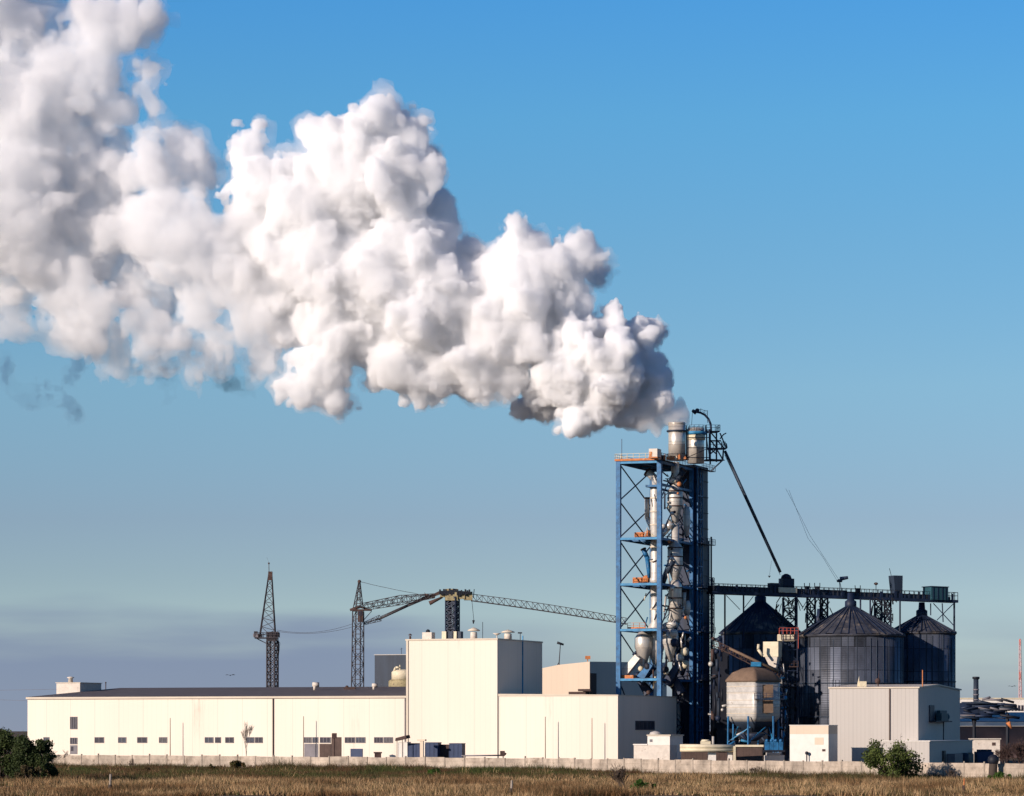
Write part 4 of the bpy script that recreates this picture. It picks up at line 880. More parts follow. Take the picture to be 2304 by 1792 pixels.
# ------------------------------------------------------------------ conveyor gallery above the silos
GA, GB = P(1600, 1337, 655), P(2148, 1357, 676)
gd = (GB-GA).normalized(); gn_ = Vector((-gd.y, gd.x, 0)).normalized()
def G(px, dz=0.0, off=0.0):
    k = (px-1152)/F; t_ = (k*GA.y-GA.x)/(gd.x-k*gd.y); return GA+gd*t_+Vector((0, 0, dz))+gn_*off
gal = thing('conveyor_gallery', GA, 'long dark blue conveyor gallery with railings spanning the silo tops', 'conveyor gallery')
def gbox(m, x0, x1, z0, z1, o0=-1.3, o1=1.3):
    q = [G(x0, 0, o0), G(x1, 0, o0), G(x1, 0, o1), G(x0, 0, o1)]
    vs = [v+Vector((0, 0, z0)) for v in q]+[v+Vector((0, 0, z1)) for v in q]
    return m.add(vs, [(3, 2, 1, 0), (4, 5, 6, 7), (0, 1, 5, 4), (1, 2, 6, 5), (2, 3, 7, 6), (3, 0, 4, 7)])
build(gbox(MB(), 1596, 2149, 0, .55), 'girder', 'navy', gal)
m = gbox(MB(), 1600, 1900, .56, 1.65, -1.1, 1.1); gbox(m, 1900, 2085, .56, 1.4, -1.1, 1.1); build(m, 'conveyor_casing', 'slate', gal)
m = MB(); rr = random.Random(5)
for i in range(50):
    x = 1606+i*10.8; 
    if rr.random() < .7: gbox(m, x, x+rr.uniform(2, 8), .56, rr.uniform(1.0, 1.9), -1.32, -1.12)
build(m, 'side_panels', 'navy', gal)
build(railing(MB(), [G(1600, .56, -1.25), G(2148, .56, -1.25), G(2148, .56, 1.25)], 1.5, 1.0, .07), 'railing', 'black', gal)
build(railing(MB(), [G(1600, .56, 1.25), G(2148, .56, 1.25)], 1.5, 1.2, .06), 'railing', 'black', gal)
def strut(x0, y0, x1, y1, D=668, r=.16, nm='strut', mm='navy'): return build(MB().tube(P(x0, y0, D), P(x1, y1, D), r), nm, mm, gal)
for (x, y) in ((1631, 1700), (1673, 1440), (1793, 1440), (1936, 1440), (2025, 1440), (1958, 1400)):
    strut(x, 1336+(x-1600)*.036, x, y, 660, .17, 'post')
for (x0, y0, x1, y1) in ((1634, 1340, 1665, 1372), (1672, 1372, 1695, 1342), (1634, 1410, 1672, 1385)): strut(x0, y0, x1, y1, 660, .09)
q = G(2147); build(MB().tube((q.x, q.y, 0), q, .2), 'post', 'navy', gal)
for (x0, y0, x1, y1) in ((2100, 1358, 2146, 1408), (2146, 1358, 2108, 1396), (2120, 1358, 2122, 1400), (2094, 1358, 2094, 1385)): strut(x0, y0, x1, y1, 674, .12)
for (x0, x1, y1, D) in ((1762, 1790, 1440, 668), (1816, 1834, 1432, 672), (1846, 1862, 1420, 672), (1968, 1984, 1400, 672), (1990, 2004, 1412, 672)):
    xm = (x0+x1)/2; w_ = (x1-x0)/F*D
    build(lattice(MB(), P(xm, 1345, D), P(xm, y1, D), w_, w_, 4, .12, .11, Vector((1, 0, 0))), 'trestle', 'navy', gal)
rr = random.Random(9)
for (x0, x1, y1) in ((1745, 1795, 1435), (1812, 1868, 1425), (1962, 2010, 1410)):
    m = MB()
    for i in range(44):
        x, y = rr.uniform(x0, x1), rr.uniform(1342, y1-14); m.tube(P(x, y, 667), P(x+rr.uniform(-14, 14), y+rr.uniform(6, 24), 667), rr.uniform(.07, .17))
    build(m, 'lattice_bracing', 'black', gal)
# machines on the gallery
def gthing(m, name, mm, lb, cat, grp=None): return solo(m, name, mm, lb, cat, grp)
m = gbox(MB(), 1757, 1782, .56, 3.6, -1.0, 1.0); q = G(1769, 3.6); m.lathe(q.x, q.y, [(1.1, q.z), (.9, q.z+.6), (.3, q.z+.95)], 16); hh = gthing(m, 'drive_house', 'navy', 'dark round topped drive housing where the long spout meets the gallery', 'drive housing')
build(gbox(MB(), 1744, 1785, .75, 1.75, -1.6, -1.35), 'cream_panel', 'beige', hh)
m = gbox(MB(), 1731, 1748, 1.2, 2.6, -.8, .8); build(m, 'motor_box', 'slate', hh)
q = P(1731, 1296, 655); m = MB().lathe(q.x, q.y, [(.05, q.z-.35), (.3, q.z)], 8).tube(q, P(1736, 1262, 655), .03); build(m, 'hook', 'black', hh)
m = MB(); a_, b_ = G(2008, .56), G(2025, .56); zt_ = P(2010, 1296, 671).z
w_ = (b_-a_).length; cc = (a_+b_)/2
m.add([cc+gd*(-w_*.4)+gn_*-1, cc+gd*(w_*.5)+gn_*-1, cc+gd*(w_*.5)+gn_*1, cc+gd*(-w_*.4)+gn_*1]+[Vector((*(cc+gd*s*w_*.68+gn_*t_*1.1).xy, zt_)) for s, t_ in ((-1, -1), (.75, -1), (.75, 1), (-1, 1))], [(3, 2, 1, 0), (4, 5, 6, 7), (0, 1, 5, 4), (1, 2, 6, 5), (2, 3, 7, 6), (3, 0, 4, 7)])
fl_ = gthing(m, 'flared_hopper', 'slate', 'dark flared hopper box standing on the gallery with thin whip rod', 'hopper box')
build(MB().path([P(2006, 1300, 671), P(2004, 1290, 671), P(2001, 1279, 671)], .05), 'whip_rod', 'black', fl_)
m = gbox(MB(), 2086, 2124, .4, 3.0, -1.7, 1.7); tb = gthing(m, 'end_cabin', 'teal', 'dark teal cabin on the right end of the gallery', 'cabin')
m = gbox(MB(), 2084, 2125, 3.0, 3.15, -1.9, 1.9); build(m, 'roof', 'navy', tb)
for x in (2090, 2100, 2110, 2118): build(gbox(MB(), x, x+1.2, .5, 3.0, -1.8, -1.71), 'rib', 'navy', tb)
q = G(1971, .56); m = MB().tube(q, q+Vector((0, 0, 2.6)), .07); lp = gthing(m, 'gallery_lamp', 'black', 'short pole lamp rising from the gallery between broad and right silos', 'lamp')
build(MB().lathe(q.x, q.y, [(.1, q.z+2.4), (.45, q.z+2.65), (.35, q.z+2.9), (.05, q.z+3.0)], 12), 'lamp_head', 'rust', lp)
q = P(1889, 1307, 668); m = MB().tube(G(1889, .56), q, .08).tube(G(1896, .56), q, .08); m.lathe(q.x, q.y, [(.5, q.z-.3), (.6, q.z), (.3, q.z+.3)], 12); wd = gthing(m, 'winch_head', 'slate', 'small winch head on the gallery where two thin guy wires end', 'winch')
build(MB().tube(P(1890, 1303, 668), P(1908, 1300, 668), .42, .30, 10), 'wind_vane', 'galv', wd)
m = MB().path([P(1768, 1100, 668), P(1800, 1160, 668), P(1822, 1205, 668), P(1888, 1306, 668)], .035, 4); gthing(m, 'guy_wire', 'galv', 'upper of two thin wires rising from the gallery winch into the sky', 'wire')
m = MB().path([P(1775, 1103, 668), P(1818, 1212, 668), P(1850, 1252, 668), P(1884, 1308, 668)], .035, 4); gthing(m, 'guy_wire', 'galv', 'lower of two thin wires rising from the gallery winch into the sky', 'wire')
for (x, h, lb) in ((1816, .9, 'small dark fitting with two prongs, left on the gallery rail'), (1930, .8, 'small dark valve box on the gallery above the broad silo'), (1839, 1.0, 'dark gearbox knob between the prongs and the winch')):
    q = G(x, 2.0); m = MB().box(WF, q.x-.5, q.x+.5, q.y-.3, q.y+.3, q.z-1.4, q.z+h*.3).tube(q+Vector((-.5, 0, 0)), q+Vector((-.55, 0, h)), .08).tube(q+Vector((.5, 0, 0)), q+Vector((.5, 0, h)), .08); gthing(m, 'gallery_fitting', 'black', lb, 'fitting', 'fittings on the gallery')
# ------------------------------------------------------------------ silver tank with blue legs
tp = P(1695, 1700, 622); tr = 61/F*622
tk = thing('silver_tank', (tp.x, tp.y, 0), 'silver hopper bottomed tank with brown domed top on blue legs', 'tank')
zy = lambda y: Z(y, 622)
PH = R(-90-1); KS = 1.0
build(MB().shaped(tp.x, tp.y, [(tr*.86, zy(1624)), (tr, zy(1614)), (tr, zy(1533))], KS, PH), 'shell', 'silver', tk)
build(MB().shaped(tp.x, tp.y, [(tr*.35, zy(1648)), (tr*.84, zy(1626)), (tr*.85, zy(1624.2))], KS, PH), 'hopper_bottom', 'slate', tk)
m = MB()
for y in (1545, 1560, 1576, 1592, 1606): m.shaped(tp.x, tp.y, [(tr, zy(y)-.07), (tr+.07, zy(y)), (tr, zy(y)+.07)], KS, PH)
build(m, 'band', 'cream_trim', tk)
build(MB().shaped(tp.x, tp.y, [(tr*1.05, zy(1535)), (tr*1.05, zy(1531)), (tr*.80, zy(1514)), (tr*.4, zy(1504)), (.05, zy(1501))], KS, PH), 'domed_roof', 'domeb', tk)
for t_ in range(6):
    an = R(-105+t_*60); p_ = Vector((tp.x+tr*.97*math.cos(an), tp.y+tr*.97*math.sin(an), zy(1612))); q_ = Vector((tp.x+tr*.99*math.cos(an), tp.y+tr*.99*math.sin(an), 0))
    build(MB().tube(p_, q_, .2), 'leg', 'blue', tk)
    an2 = R(-105+(t_+1)*60); build(MB().tube((q_.x, q_.y, zy(1670)), (tp.x+tr*.6*math.cos(an2), tp.y+tr*.6*math.sin(an2), zy(1636)), .12), 'brace', 'bluelt', tk)
build(MB().lathe(tp.x, tp.y, [(.7, zy(1668)), (tr*.52, zy(1651))], 16), 'outlet_cone', 'navy', tk)
m = MB(); an = R(-60)
for k, y in enumerate((1556, 1590)):
    q = Vector((tp.x+tr*.42, tp.y-tr*.62, zy(y))); m.box(WF, q.x-1.0, q.x+1.3, q.y-.45, q.y+.4, q.z-1.2, q.z+1.2)
build(m, 'access_panel', 'domeb', tk)
m = MB().box(WF, tp.x-.2, tp.x+tr*1.05, tp.y-tr*.9-.7, tp.y-tr*.9+.1, zy(1573)-.15, zy(1573)); railing(m, [(tp.x-.2, tp.y-tr*.9-.7, zy(1573)), (tp.x+tr*1.05, tp.y-tr*.9-.7, zy(1573))], 1.0, 1.0, .05); build(m, 'catwalk', 'navy', tk)
# lattice elevator right of the tank
ec = P(1777, 1700, 632)
el_ = thing('bucket_elevator', (ec.x, ec.y, 0), 'dark lattice elevator tower with rusty red cage top beside the silver tank', 'elevator tower')
ze = lambda y: Z(y, 632)
build(lattice(MB(), (ec.x, ec.y, 0), (ec.x, ec.y, ze(1415)), 2.7, 2.7, 13, .14, diag='z', side=Vector((1, 0, 0))), 'frame', 'navy', el_)
build(MB().box(WF, ec.x-1.3, ec.x-.2, ec.y-.6, ec.y+.5, 0, ze(1447)), 'leg_casing', 'slate', el_)
build(MB().box(WF, ec.x+.2, ec.x+.8, ec.y-.5, ec.y+.5, 0, ze(1450)), 'leg_casing', 'slate', el_)
for y in (1440, 1500, 1545, 1590, 1640, 1680): build(railing(MB().box(WF, ec.x-1.7, ec.x+1.5, ec.y-1.5, ec.y+1.5, ze(y)-.15, ze(y)), [(ec.x-1.7, ec.y-1.5, ze(y)), (ec.x+1.5, ec.y-1.5, ze(y))], 1.0, .8, .05), 'landing', 'black' if y > 1500 else 'rust', el_)
m = railing(MB(), [(ec.x-2.1, ec.y-1.6, ze(1428)), (ec.x+1.5, ec.y-1.6, ze(1428)), (ec.x+1.5, ec.y+1.2, ze(1428))], 1.2, .7, .06); m.tube((ec.x+1.5, ec.y-1.5, ze(1460)), (ec.x+1.5, ec.y-1.5, ze(1412)), .06); build(m, 'top_cage', 'red', el_)
build(MB().box(WF, ec.x-2.3, ec.x+.8, ec.y-1.4, ec.y+.9, ze(1443), ze(1428)), 'head_house', 'beige', el_)
rr = random.Random(4)
for i in range(14):
    y = 1470+i*16; x = 1752+rr.uniform(-3, 22); q = P(x, y, 630.2); mm = rr.choice(['silver', 'slate', 'steel', 'bluelt', 'galv'])
    build(MB().tube(q, q+Vector((rr.uniform(-.5, .5), 0, -rr.uniform(.8, 2.2))), rr.uniform(.1, .3), n=6), 'pipe', mm, el_)
# cream bin and chute left of the elevator
m = MB(); q0, q1 = P(1717, 1478, 628), P(1751, 1443, 628); f3 = Fr(1751, 628)
m.box(f3, f3.a(1717), 0, 0, 2.6, f3.z(1478), f3.z(1444)); cbn = solo(m, 'weigh_bin', 'beige', 'cream square bin above the silver tank, left of the lattice elevator', 'bin')
a0, a1 = f3.a(1717), 0.; zb, zc = f3.z(1478.5), f3.z(1502)
m = MB().add([f3.pt(a0+.3, .1, zb), f3.pt(a1-.2, .1, zb), f3.pt(a1-.2, 2.4, zb), f3.pt(a0+.3, 2.4, zb), f3.pt(a0+1.2, .6, zc), f3.pt(a1-.6, .6, zc), f3.pt(a1-.6, 1.8, zc), f3.pt(a0+1.2, 1.8, zc)], [(0, 1, 2, 3), (7, 6, 5, 4), (4, 5, 1, 0), (5, 6, 2, 1), (6, 7, 3, 2), (7, 4, 0, 3)]); build(m, 'bin_cone', 'offwhite', cbn)
build(MB().path([P(1707, 1450, 627), P(1706, 1462, 627), P(1716, 1476, 627)], .28, 8), 'feed_pipe', 'beige', cbn)
# slanting conveyor truss from the tower to the tank
p_, q_ = P(1606, 1447, 626), P(1756, 1520, 626)
m = lattice(MB(), p_, q_, 1.0, 1.3, 12, .09, .07, Vector((0, 1, 0)), 'z'); ct = solo(m, 'slanting_conveyor', 'rust', 'slanting brown lattice conveyor dropping from the tower to the tank top', 'conveyor')
build(MB().tube(P(1640, 1459, 625), P(1752, 1512, 625), .22, .32, 6), 'belt_cover', 'domeb', ct)
build(MB().box(WF, X(1690, 625), X(1712, 625), 624.5, 626, Z(1500, 625), Z(1490, 625)), 'drive_motor', 'bluelt', ct)
# pipework in the gap between shaft and tank
cl2 = thing('pipe_rack', P(1618, 1700, 636)*1.0, 'dark pipe rack and ducts in the gap between black shaft and silver tank', 'pipework')
m = MB(); rr = random.Random(21); cnt = 0
for i in range(40):
    x, y = rr.uniform(1598, 1632), rr.uniform(1420, 1690); q = P(x, y, 637); mm = rr.choice(['navy', 'navy', 'black', 'slate', 'silver', 'rust'])
    k = rr.random()
    if k < .5: build(MB().tube(q, q+Vector((0, 0, -rr.uniform(1.5, 5))), rr.uniform(.12, .35), n=6), 'pipe', mm, cl2)
    elif k < .8: build(MB().tube(q, q+Vector((rr.uniform(-2, 2), .5, rr.uniform(-.6, .6))), rr.uniform(.1, .3), n=6), 'pipe', mm, cl2)
    else: build(MB().ball(q, rr.uniform(.3, .6)), 'valve', mm, cl2)
build(MB().box(WF, X(1602, 641), X(1640, 641), 640, 644, 0, Z(1462, 641)), 'dark_casing', 'black', cl2)
build(MB().box(WF, X(1612, 635), X(1726, 635), 634, 640, 0, Z(1640, 635)), 'plinth', 'black', cl2)
# ------------------------------------------------------------------ grey hall on the right
gf = Fr(2066, 560); a0 = gf.a(1866); bG = gf.b(2160); zg = gf.z(1548)
gh = thing('grey_hall', gf.pt(0, 0, 0), 'tall windowless pale grey hall with shaded blue-grey end before the silos', 'hall')
vs = []
zm = gf.z(1543, 0, bG*.45)
for a_ in (a0, 0):
    vs += [gf.pt(a_, 0, 0), gf.pt(a_, 0, gf.z(1549)), gf.pt(a_, bG*.45, zm), gf.pt(a_, bG, gf.z(1554, 0, bG)), gf.pt(a_, bG, 0)]
build(MB().add(vs, [(0, 1, 2, 3, 4), (9, 8, 7, 6, 5), (0, 5, 6, 1), (3, 8, 9, 4)]), 'wall', 'graywall', gh)
m = MB(); 
for (b0, z0, b1, z1) in ((-.2, gf.z(1549), bG*.45, zm), (bG*.45, zm, bG+.3, gf.z(1554, 0, bG))):
    q = [gf.pt(a0-.15, b0, z0+.02), gf.pt(.25, b0, z0+.02), gf.pt(.25, b1, z1+.02), gf.pt(a0-.15, b1, z1+.02)]; m.add([v+Vector((0, 0, .22)) for v in q]+q, [(0, 1, 2, 3), (7, 6, 5, 4), (0, 4, 5, 1), (1, 5, 6, 2), (2, 6, 7, 3), (3, 7, 4, 0)])
build(m, 'roof', 'cream_trim', gh)
build(MB().box(gf, gf.a(2002)-.09, gf.a(2002)+.09, -.2, 0, 0, gf.z(1550)), 'downpipe', 'brown', gh)
m = MB(); b0, b1 = gf.b(2090), gf.b(2127); z0 = gf.z(1625, 0, b0); m.box(gf, 0, 1.2, b0, b1, z0, z0+.2); ld = build(m, 'loading_landing', 'black', gh)
build(MB().box(gf, .02, .2, b0, gf.b(2100), z0+.2, gf.z(1587, 0, b0)), 'hatch', 'navy', gh)
m = MB().box(gf, .3, 1.3, gf.b(2102), gf.b(2118), z0+.2, z0+1.5).ball(gf.pt(.9, gf.b(2118), z0+.9), .6).box(gf, .3, .9, gf.b(2104), gf.b(2119), z0+1.5, z0+2.0); build(m, 'fan_motor', 'teal', gh)
build(MB().tube(gf.pt(1.0, gf.b(2110), 0), gf.pt(1.0, gf.b(2110), z0), .09), 'support_post', 'black', gh)
# low flat annexe at the corner of the grey hall
lf = Fr(2091, 545); a0 = lf.a(2040); bL = lf.b(2188)
la = thing('low_shed', lf.pt(0, 0, 0), 'low flat roofed shed against the grey hall corner, end wall deep blue shade', 'shed')
build(MB().box(lf, a0-4, 0, 0, bL, 0, lf.z(1669)), 'wall', 'graywall', la)
build(MB().box(lf, a0-4.1, .15, -.12, bL+.1, lf.z(1669)+.002, lf.z(1667)), 'roof', 'white', la)
build(MB().box(lf, 0, .25, lf.b(2120), lf.b(2125), 0, lf.z(1690, 0, 4)), 'post', 'black', la)
m = MB().box(lf, .1, 1.4, lf.b(2130), lf.b(2148), 0, lf.z(1697, 0, 6)); solo(m, 'grey_cabinet', 'frame', 'grey cabinet by the shaded end of the low shed', 'cabinet', 'cabinets at the shed end')
m = MB().lathe(*lf.pt(1.0, lf.b(2157), 0).xy, [(.8, 0), (.8, lf.z(1700, 0, 8)), (.5, lf.z(1696, 0, 8))], 14); solo(m, 'dark_drum', 'slate', 'dark upright drum beside the grey cabinet', 'drum')
# roof items on grey hall
c = gf.pt(gf.a(1941, 3), 3, gf.z(1547)); solo(MB().box(WF, c.x-.55, c.x+.6, c.y-.5, c.y+.6, c.z-.1, c.z+1.1).add([(c.x-.9, c.y, c.z-.1), (c.x-.55, c.y, c.z-.1), (c.x-.6, c.y, c.z+2.0), (c.x-.85, c.y+.3, c.z+.8)], [(0, 1, 2, 3)]), 'roof_box', 'beige', 'small cream box on the grey hall roof', 'roof box')
c = gf.pt(gf.a(1975, 2), 2, gf.z(1540)); solo(MB().ball(c+Vector((0, 0, .6)), .5).tube(c+Vector((0, 0, -1)), c+Vector((.2, 0, 2.4)), .12, .03), 'roof_cowl', 'rust', 'dark round cowl with spike on the grey hall roof', 'vent')
c = gf.pt(gf.a(2076, 2), 2, gf.z(1546, 0, 5)); t = solo(MB().tube(c, (c.x, c.y, Z(1508, c.y)), .10), 'orange_pole', 'orange', 'orange pole standing on the grey hall roof', 'pole')
c = gf.pt(a0*0+gf.a(1869), 1, gf.z(1549)); solo(railing(MB(), [c, c+Vector((1.2, 0, 0))], 1.5, .6, .05), 'roof_rail', 'black', 'tiny dark rail at the left corner of the grey hall roof', 'railing')
# cream gatehouse left of it
cf = Fr(1864, 548); a0 = cf.a(1777)
cb_ = thing('cream_gatehouse', cf.pt(0, 0, 0), 'small cream flat roofed building with peeling patch, before the broad silo', 'small building')
build(MB().box(cf, a0, 0, 0, 6, 0, cf.z(1652)), 'wall', 'white', cb_)
build(MB().box(cf, a0, 0, -.03, 6, cf.z(1652), cf.z(1633)), 'parapet_band', 'peach', cb_)
build(MB().box(cf, a0-.06, .06, -.12, 6.05, cf.z(1633), cf.z(1631.5)), 'parapet_cap', 'white', cb_)
m = MB().box(cf, cf.a(1833), cf.a(1853), -.03, .01, cf.z(1676), cf.z(1660)); build(m, 'peeling_patch', 'peach', cb_)
m = MB().box(cf, cf.a(1850), cf.a(1857), -.06, .01, cf.z(1691), cf.z(1686)); build(m, 'wall_box', 'rust', cb_)
m = MB().tube(cf.pt(cf.a(1817), -.5, 0), cf.pt(cf.a(1817), -.5, cf.z(1694)), .1).ball(cf.pt(cf.a(1817), -.5, cf.z(1695)), .3); solo(m, 'lamp_bollard', 'black', 'short dark bollard lamp before the cream gatehouse', 'bollard')
# white block hut before the annexe end
wf = Fr(1507, 560); a0 = wf.a(1426); a2 = wf.a(1457)
wh = thing('white_hut', wf.pt(0, 0, 0), 'white two tier block hut in front of the shaded annexe wall', 'hut')
build(MB().box(wf, a0, 0, 0, 4, 0, wf.z(1677)), 'lower_wall', 'offwhite', wh)
build(MB().box(wf, a0-.1, a2, -.15, 4, wf.z(1677), wf.z(1674.5)), 'ledge', 'white', wh)
bW = wf.b(1536)
build(MB().box(wf, a2, 0.02, -.03, bW, wf.z(1677), wf.z(1656)), 'upper_wall', 'white', wh)
build(MB().box(wf, a2-.12, .2, -.2, bW+.2, wf.z(1656), wf.z(1653.5)), 'roof', 'cream_trim', wh)
build(MB().box(wf, 0, .04, 4.02, bW, 0, wf.z(1677)), 'side_wall', 'white', wh)
build(MB().lathe(*wf.pt(wf.a(1467), 2, 0).xy, [(1.1, wf.z(1654)), (.9, wf.z(1648)), (.1, wf.z(1645))], 14), 'roof_dome', 'graywall', wh)
build(MB().box(wf, wf.a(1462), wf.a(1468), -.08, -.03, wf.z(1670), wf.z(1664)), 'hatch', 'frame', wh)
# elevated beige pipes on white supports
pr = thing('pipe_bridge', P(1590, 1709, 548), 'two beige pipes on white supports running along behind the fence', 'pipe bridge')
for y, r_ in ((1680, .38), (1687.5, .32)): build(MB().tube(P(1530, y, 548), P(1652, y+.5, 548), r_, n=10), 'pipe', 'beige', pr)
for x0, x1 in ((1594, 1611), (1638, 1648)): build(MB().box(WF, X(x0, 549), X(x1, 549), 549, 550.4, 0, Z(1691, 549)), 'support', 'white', pr)
build(MB().box(WF, X(1650, 548), X(1655, 548), 547.6, 548.4, 0, Z(1679, 548)), 'end_post', 'beige', pr)
build(MB().box(WF, X(1532, 556), X(1714, 556), 554.5, 555.5, 0, Z(1692, 556)), 'dark_backing', 'brown', pr)
q = P(1588, 1678, 552); solo(MB().box(WF, q.x-.8, q.x+.8, q.y, q.y+1.5, q.z, q.z+.7).lathe(q.x, q.y+.7, [(.8, q.z+.7), (.6, q.z+1.0)], 12), 'pale_tank', 'beige', 'small pale tank sitting above the beige pipes', 'tank')
q = P(1604.5, 1677, 551); solo(MB().tube(q+Vector((0, 0, -.5)), q+Vector((0, 0, 1.45)), .22, n=8), 'vent_pipe', 'graywall', 'short grey vent pipe above the beige pipes', 'pipe')
sf2 = Fr(1715, 552, 6); m = MB().box(sf2, sf2.a(1657), 0, 0, 5, 0, sf2.z(1681)); ct_ = solo(m, 'brown_shed', 'brown', 'brown boarded shed with greenish roof under the silver tank', 'shed')
build(MB().box(sf2, sf2.a(1657)-.2, .2, -.3, 5, sf2.z(1681), sf2.z(1676.5)), 'roof', 'beige', ct_)
m = MB().box(WF, X(1722, 560), X(1765, 560), 560, 563, 0, Z(1700, 560)); t = solo(m, 'white_van', 'white', 'white vehicle body seen over the fence beside the cream gatehouse', 'vehicle')
build(MB().box(WF, X(1727, 559), X(1757, 559), 559.9, 563, Z(1700, 560), Z(1694, 560)), 'cab_roof', 'graywall', t)
for x in (1726, 1736, 1746, 1757): 
    q = P(x, 1679, 566); solo(MB().box(WF, q.x-.35, q.x+.35, q.y, q.y+1, q.z-1, q.z+.7).ball(q+Vector((0, .3, .9)), .3), 'blue_pump', 'blue', {1726: 'blue pump nearest the brown shed, under the lattice elevator', 1736: 'second blue pump from the brown shed', 1746: 'third blue pump from the brown shed', 1757: 'blue pump nearest the cream gatehouse, last in the row'}[x], 'pump', 'row of blue pumps')
build(MB().box(WF, X(1718, 566), X(1766, 566), 565.5, 567.5, Z(1692, 566), Z(1688, 566)), 'pump_skid', 'black', None); bpy.data.objects['pump_skid']['label'] = 'dark skid carrying the row of blue pumps'; bpy.data.objects['pump_skid']['category'] = 'skid'
# ------------------------------------------------------------------ yard things before the long hall and block
bx = Fr(985, 585)
def cont(x0, x1, y0, D, mm, lb, xs=None, name='shipping_container'):
    f_ = Fr(x1, D, 14); m = MB().box(f_, f_.a(x0), 0, 0, 2.4 if xs is None else f_.b(xs), 0, f_.z(y0)); t = solo(m, name, mm, lb, 'container' if name == 'shipping_container' else 'box')
    m = MB()
    n = max(2, int(abs(f_.a(x0))/.6))
    for i in range(n+1): c_ = f_.a(x0)*i/n; m.box(f_, c_-.06, c_+.06, -.06, 0, .1, f_.z(y0)-.1)
    m.box(f_, f_.a(x0)-.05, .05, -.08, 2.5, f_.z(y0), f_.z(y0)+.1)
    build(m, 'corrugations', mm, t); return t
cont(918, 944, 1674, 584, 'bluebox', 'dark blue container left of the white gatepost, below the block')
cont(957, 985, 1672, 583, 'bluebox', 'dark blue container between white gatepost and brown truck body')
cont(989, 1010, 1677, 584, 'rust', 'dark red-brown container with curved lid beside blue containers', name='rusty_skip')
cont(1011, 1039, 1674, 583, 'bluebox', 'blue container at the right end of the row of boxes')
cont(896, 916, 1671, 586, 'white', 'white trailer box behind the flat canopy', name='white_trailer')
f_ = Fr(952, 580); m = MB().box(f_, -.6, 0, 0, .4, 0, f_.z(1668)).box(f_, -1.1, .4, -.1, .6, f_.z(1668), f_.z(1664)); solo(m, 'gate_post', 'peach', 'pinkish gate post standing between two dark blue containers', 'gate post')
f_ = Fr(914, 582); m = MB().add([f_.pt(-2.1, 0, f_.z(1668)), f_.pt(0, 0, f_.z(1662)), f_.pt(0, 2, f_.z(1661)), f_.pt(-2.1, 2, f_.z(1667)), f_.pt(-2.0, 0, f_.z(1661)), f_.pt(-.1, .2, f_.z(1655)), f_.pt(-.1, 1.8, f_.z(1654)), f_.pt(-2.0, 2, f_.z(1660))], [(3, 2, 1, 0), (4, 5, 6, 7), (0, 1, 5, 4), (1, 2, 6, 5), (2, 3, 7, 6), (3, 0, 4, 7)])
t = solo(m, 'flat_canopy', 'rust', 'small tilted brown canopy on thin posts by the hall corner', 'canopy'); m = MB()
for a_ in (-1.9, -.9): m.tube(f_.pt(a_, .4, 0), f_.pt(a_, .4, f_.z(1664)), .07)
build(m, 'post', 'post', t)
q = P(850, 1697, 565); solo(MB().box(WF, q.x-.55, q.x+.55, q.y, q.y+.8, 0, q.z+.1).box(WF, q.x-.7, q.x+.7, q.y-.1, q.y+.9, q.z+.1, q.z+.35), 'rusty_box', 'rust', 'rusty topped post box just behind the fence below the hall', 'box')
q = P(1132, 1702, 560); m = MB().tube((q.x, q.y, 0), q, .09); t = solo(m, 'camera_post', 'wood', 'dark post with box camera on top, in front of the block corner', 'camera post'); build(MB().box(WF, q.x-.5, q.x+.3, q.y-.3, q.y+.3, q.z, q.z+.9).tube(q+Vector((0, 0, .6)), q+Vector((.5, 0, .3)), .2, n=6), 'camera', 'rust', t)
q = P(752, 1650, 612); solo(MB().box(WF, q.x-.45, q.x+.45, q.y, q.y+.7, Z(1662, 612), Z(1650, 612)).tube((q.x, q.y+.3, Z(1662, 612)), (q.x, q.y+.3, 0), .12), 'meter_box', 'rust', 'brown box on a post before the brown vehicle door', 'box')
q = P(1041, 1701, 560); m = MB().path([P(1038, 1701, 560), P(1130, 1700, 560)], .12, 6); solo(m, 'white_pipe', 'frame', 'thin pale pipe lying along the fence top below the block', 'pipe')
# ------------------------------------------------------------------ far right background
rb = thing('long_white_block', P(2304, 1700, 900), 'long cream office block with a band of windows beyond the grey hall', 'office block')
D = 900; x0, x1 = X(2130, D), X(2420, D)
build(MB().box(WF, x0, x1, D, D+15, 0, Z(1573, D)), 'wall', 'white', rb)
build(MB().box(WF, x0-.3, x1, D-.25, D+15, Z(1573, D), Z(1570.5, D)), 'roof_edge', 'beige', rb)
for i in range(26):
    xx = X(2140+i*7.5, D); m = MB().box(WF, xx, xx+.62, D-.1, D, Z(1600, D), Z(1587, D)); w_ = build(m, 'window', 'frame', rb)
    build(MB().box(WF, xx+.08, xx+.54, D-.16, D-.1, Z(1599.5, D), Z(1588, D)), 'pane', 'pane', w_)
D = 800
gs = thing('grey_roofed_shed', P(2260, 1700, D), 'long mauve-brown shed with grey roof and white eaves band beyond the grey hall', 'shed')
x0, x1 = X(2100, D), X(2420, D)
m = MB().add([(x0, D-.4, Z(1624, D)), (x1, D-.4, Z(1624, D)), (x1, D+26, Z(1603, D+26)), (x0, D+26, Z(1603, D+26))], [(0, 1, 2, 3)]); 
m.add([(x0, D-.4, Z(1624, D)-.15), (x1, D-.4, Z(1624, D)-.15), (x1, D+26, Z(1603, D+26)-.15), (x0, D+26, Z(1603, D+26)-.15)], [(3, 2, 1, 0)]); build(m, 'roof', 'graywall', gs)
build(MB().box(WF, x0, x1, D-.5, D-.05, Z(1634, D), Z(1624, D)-.16), 'eaves_band', 'white', gs)
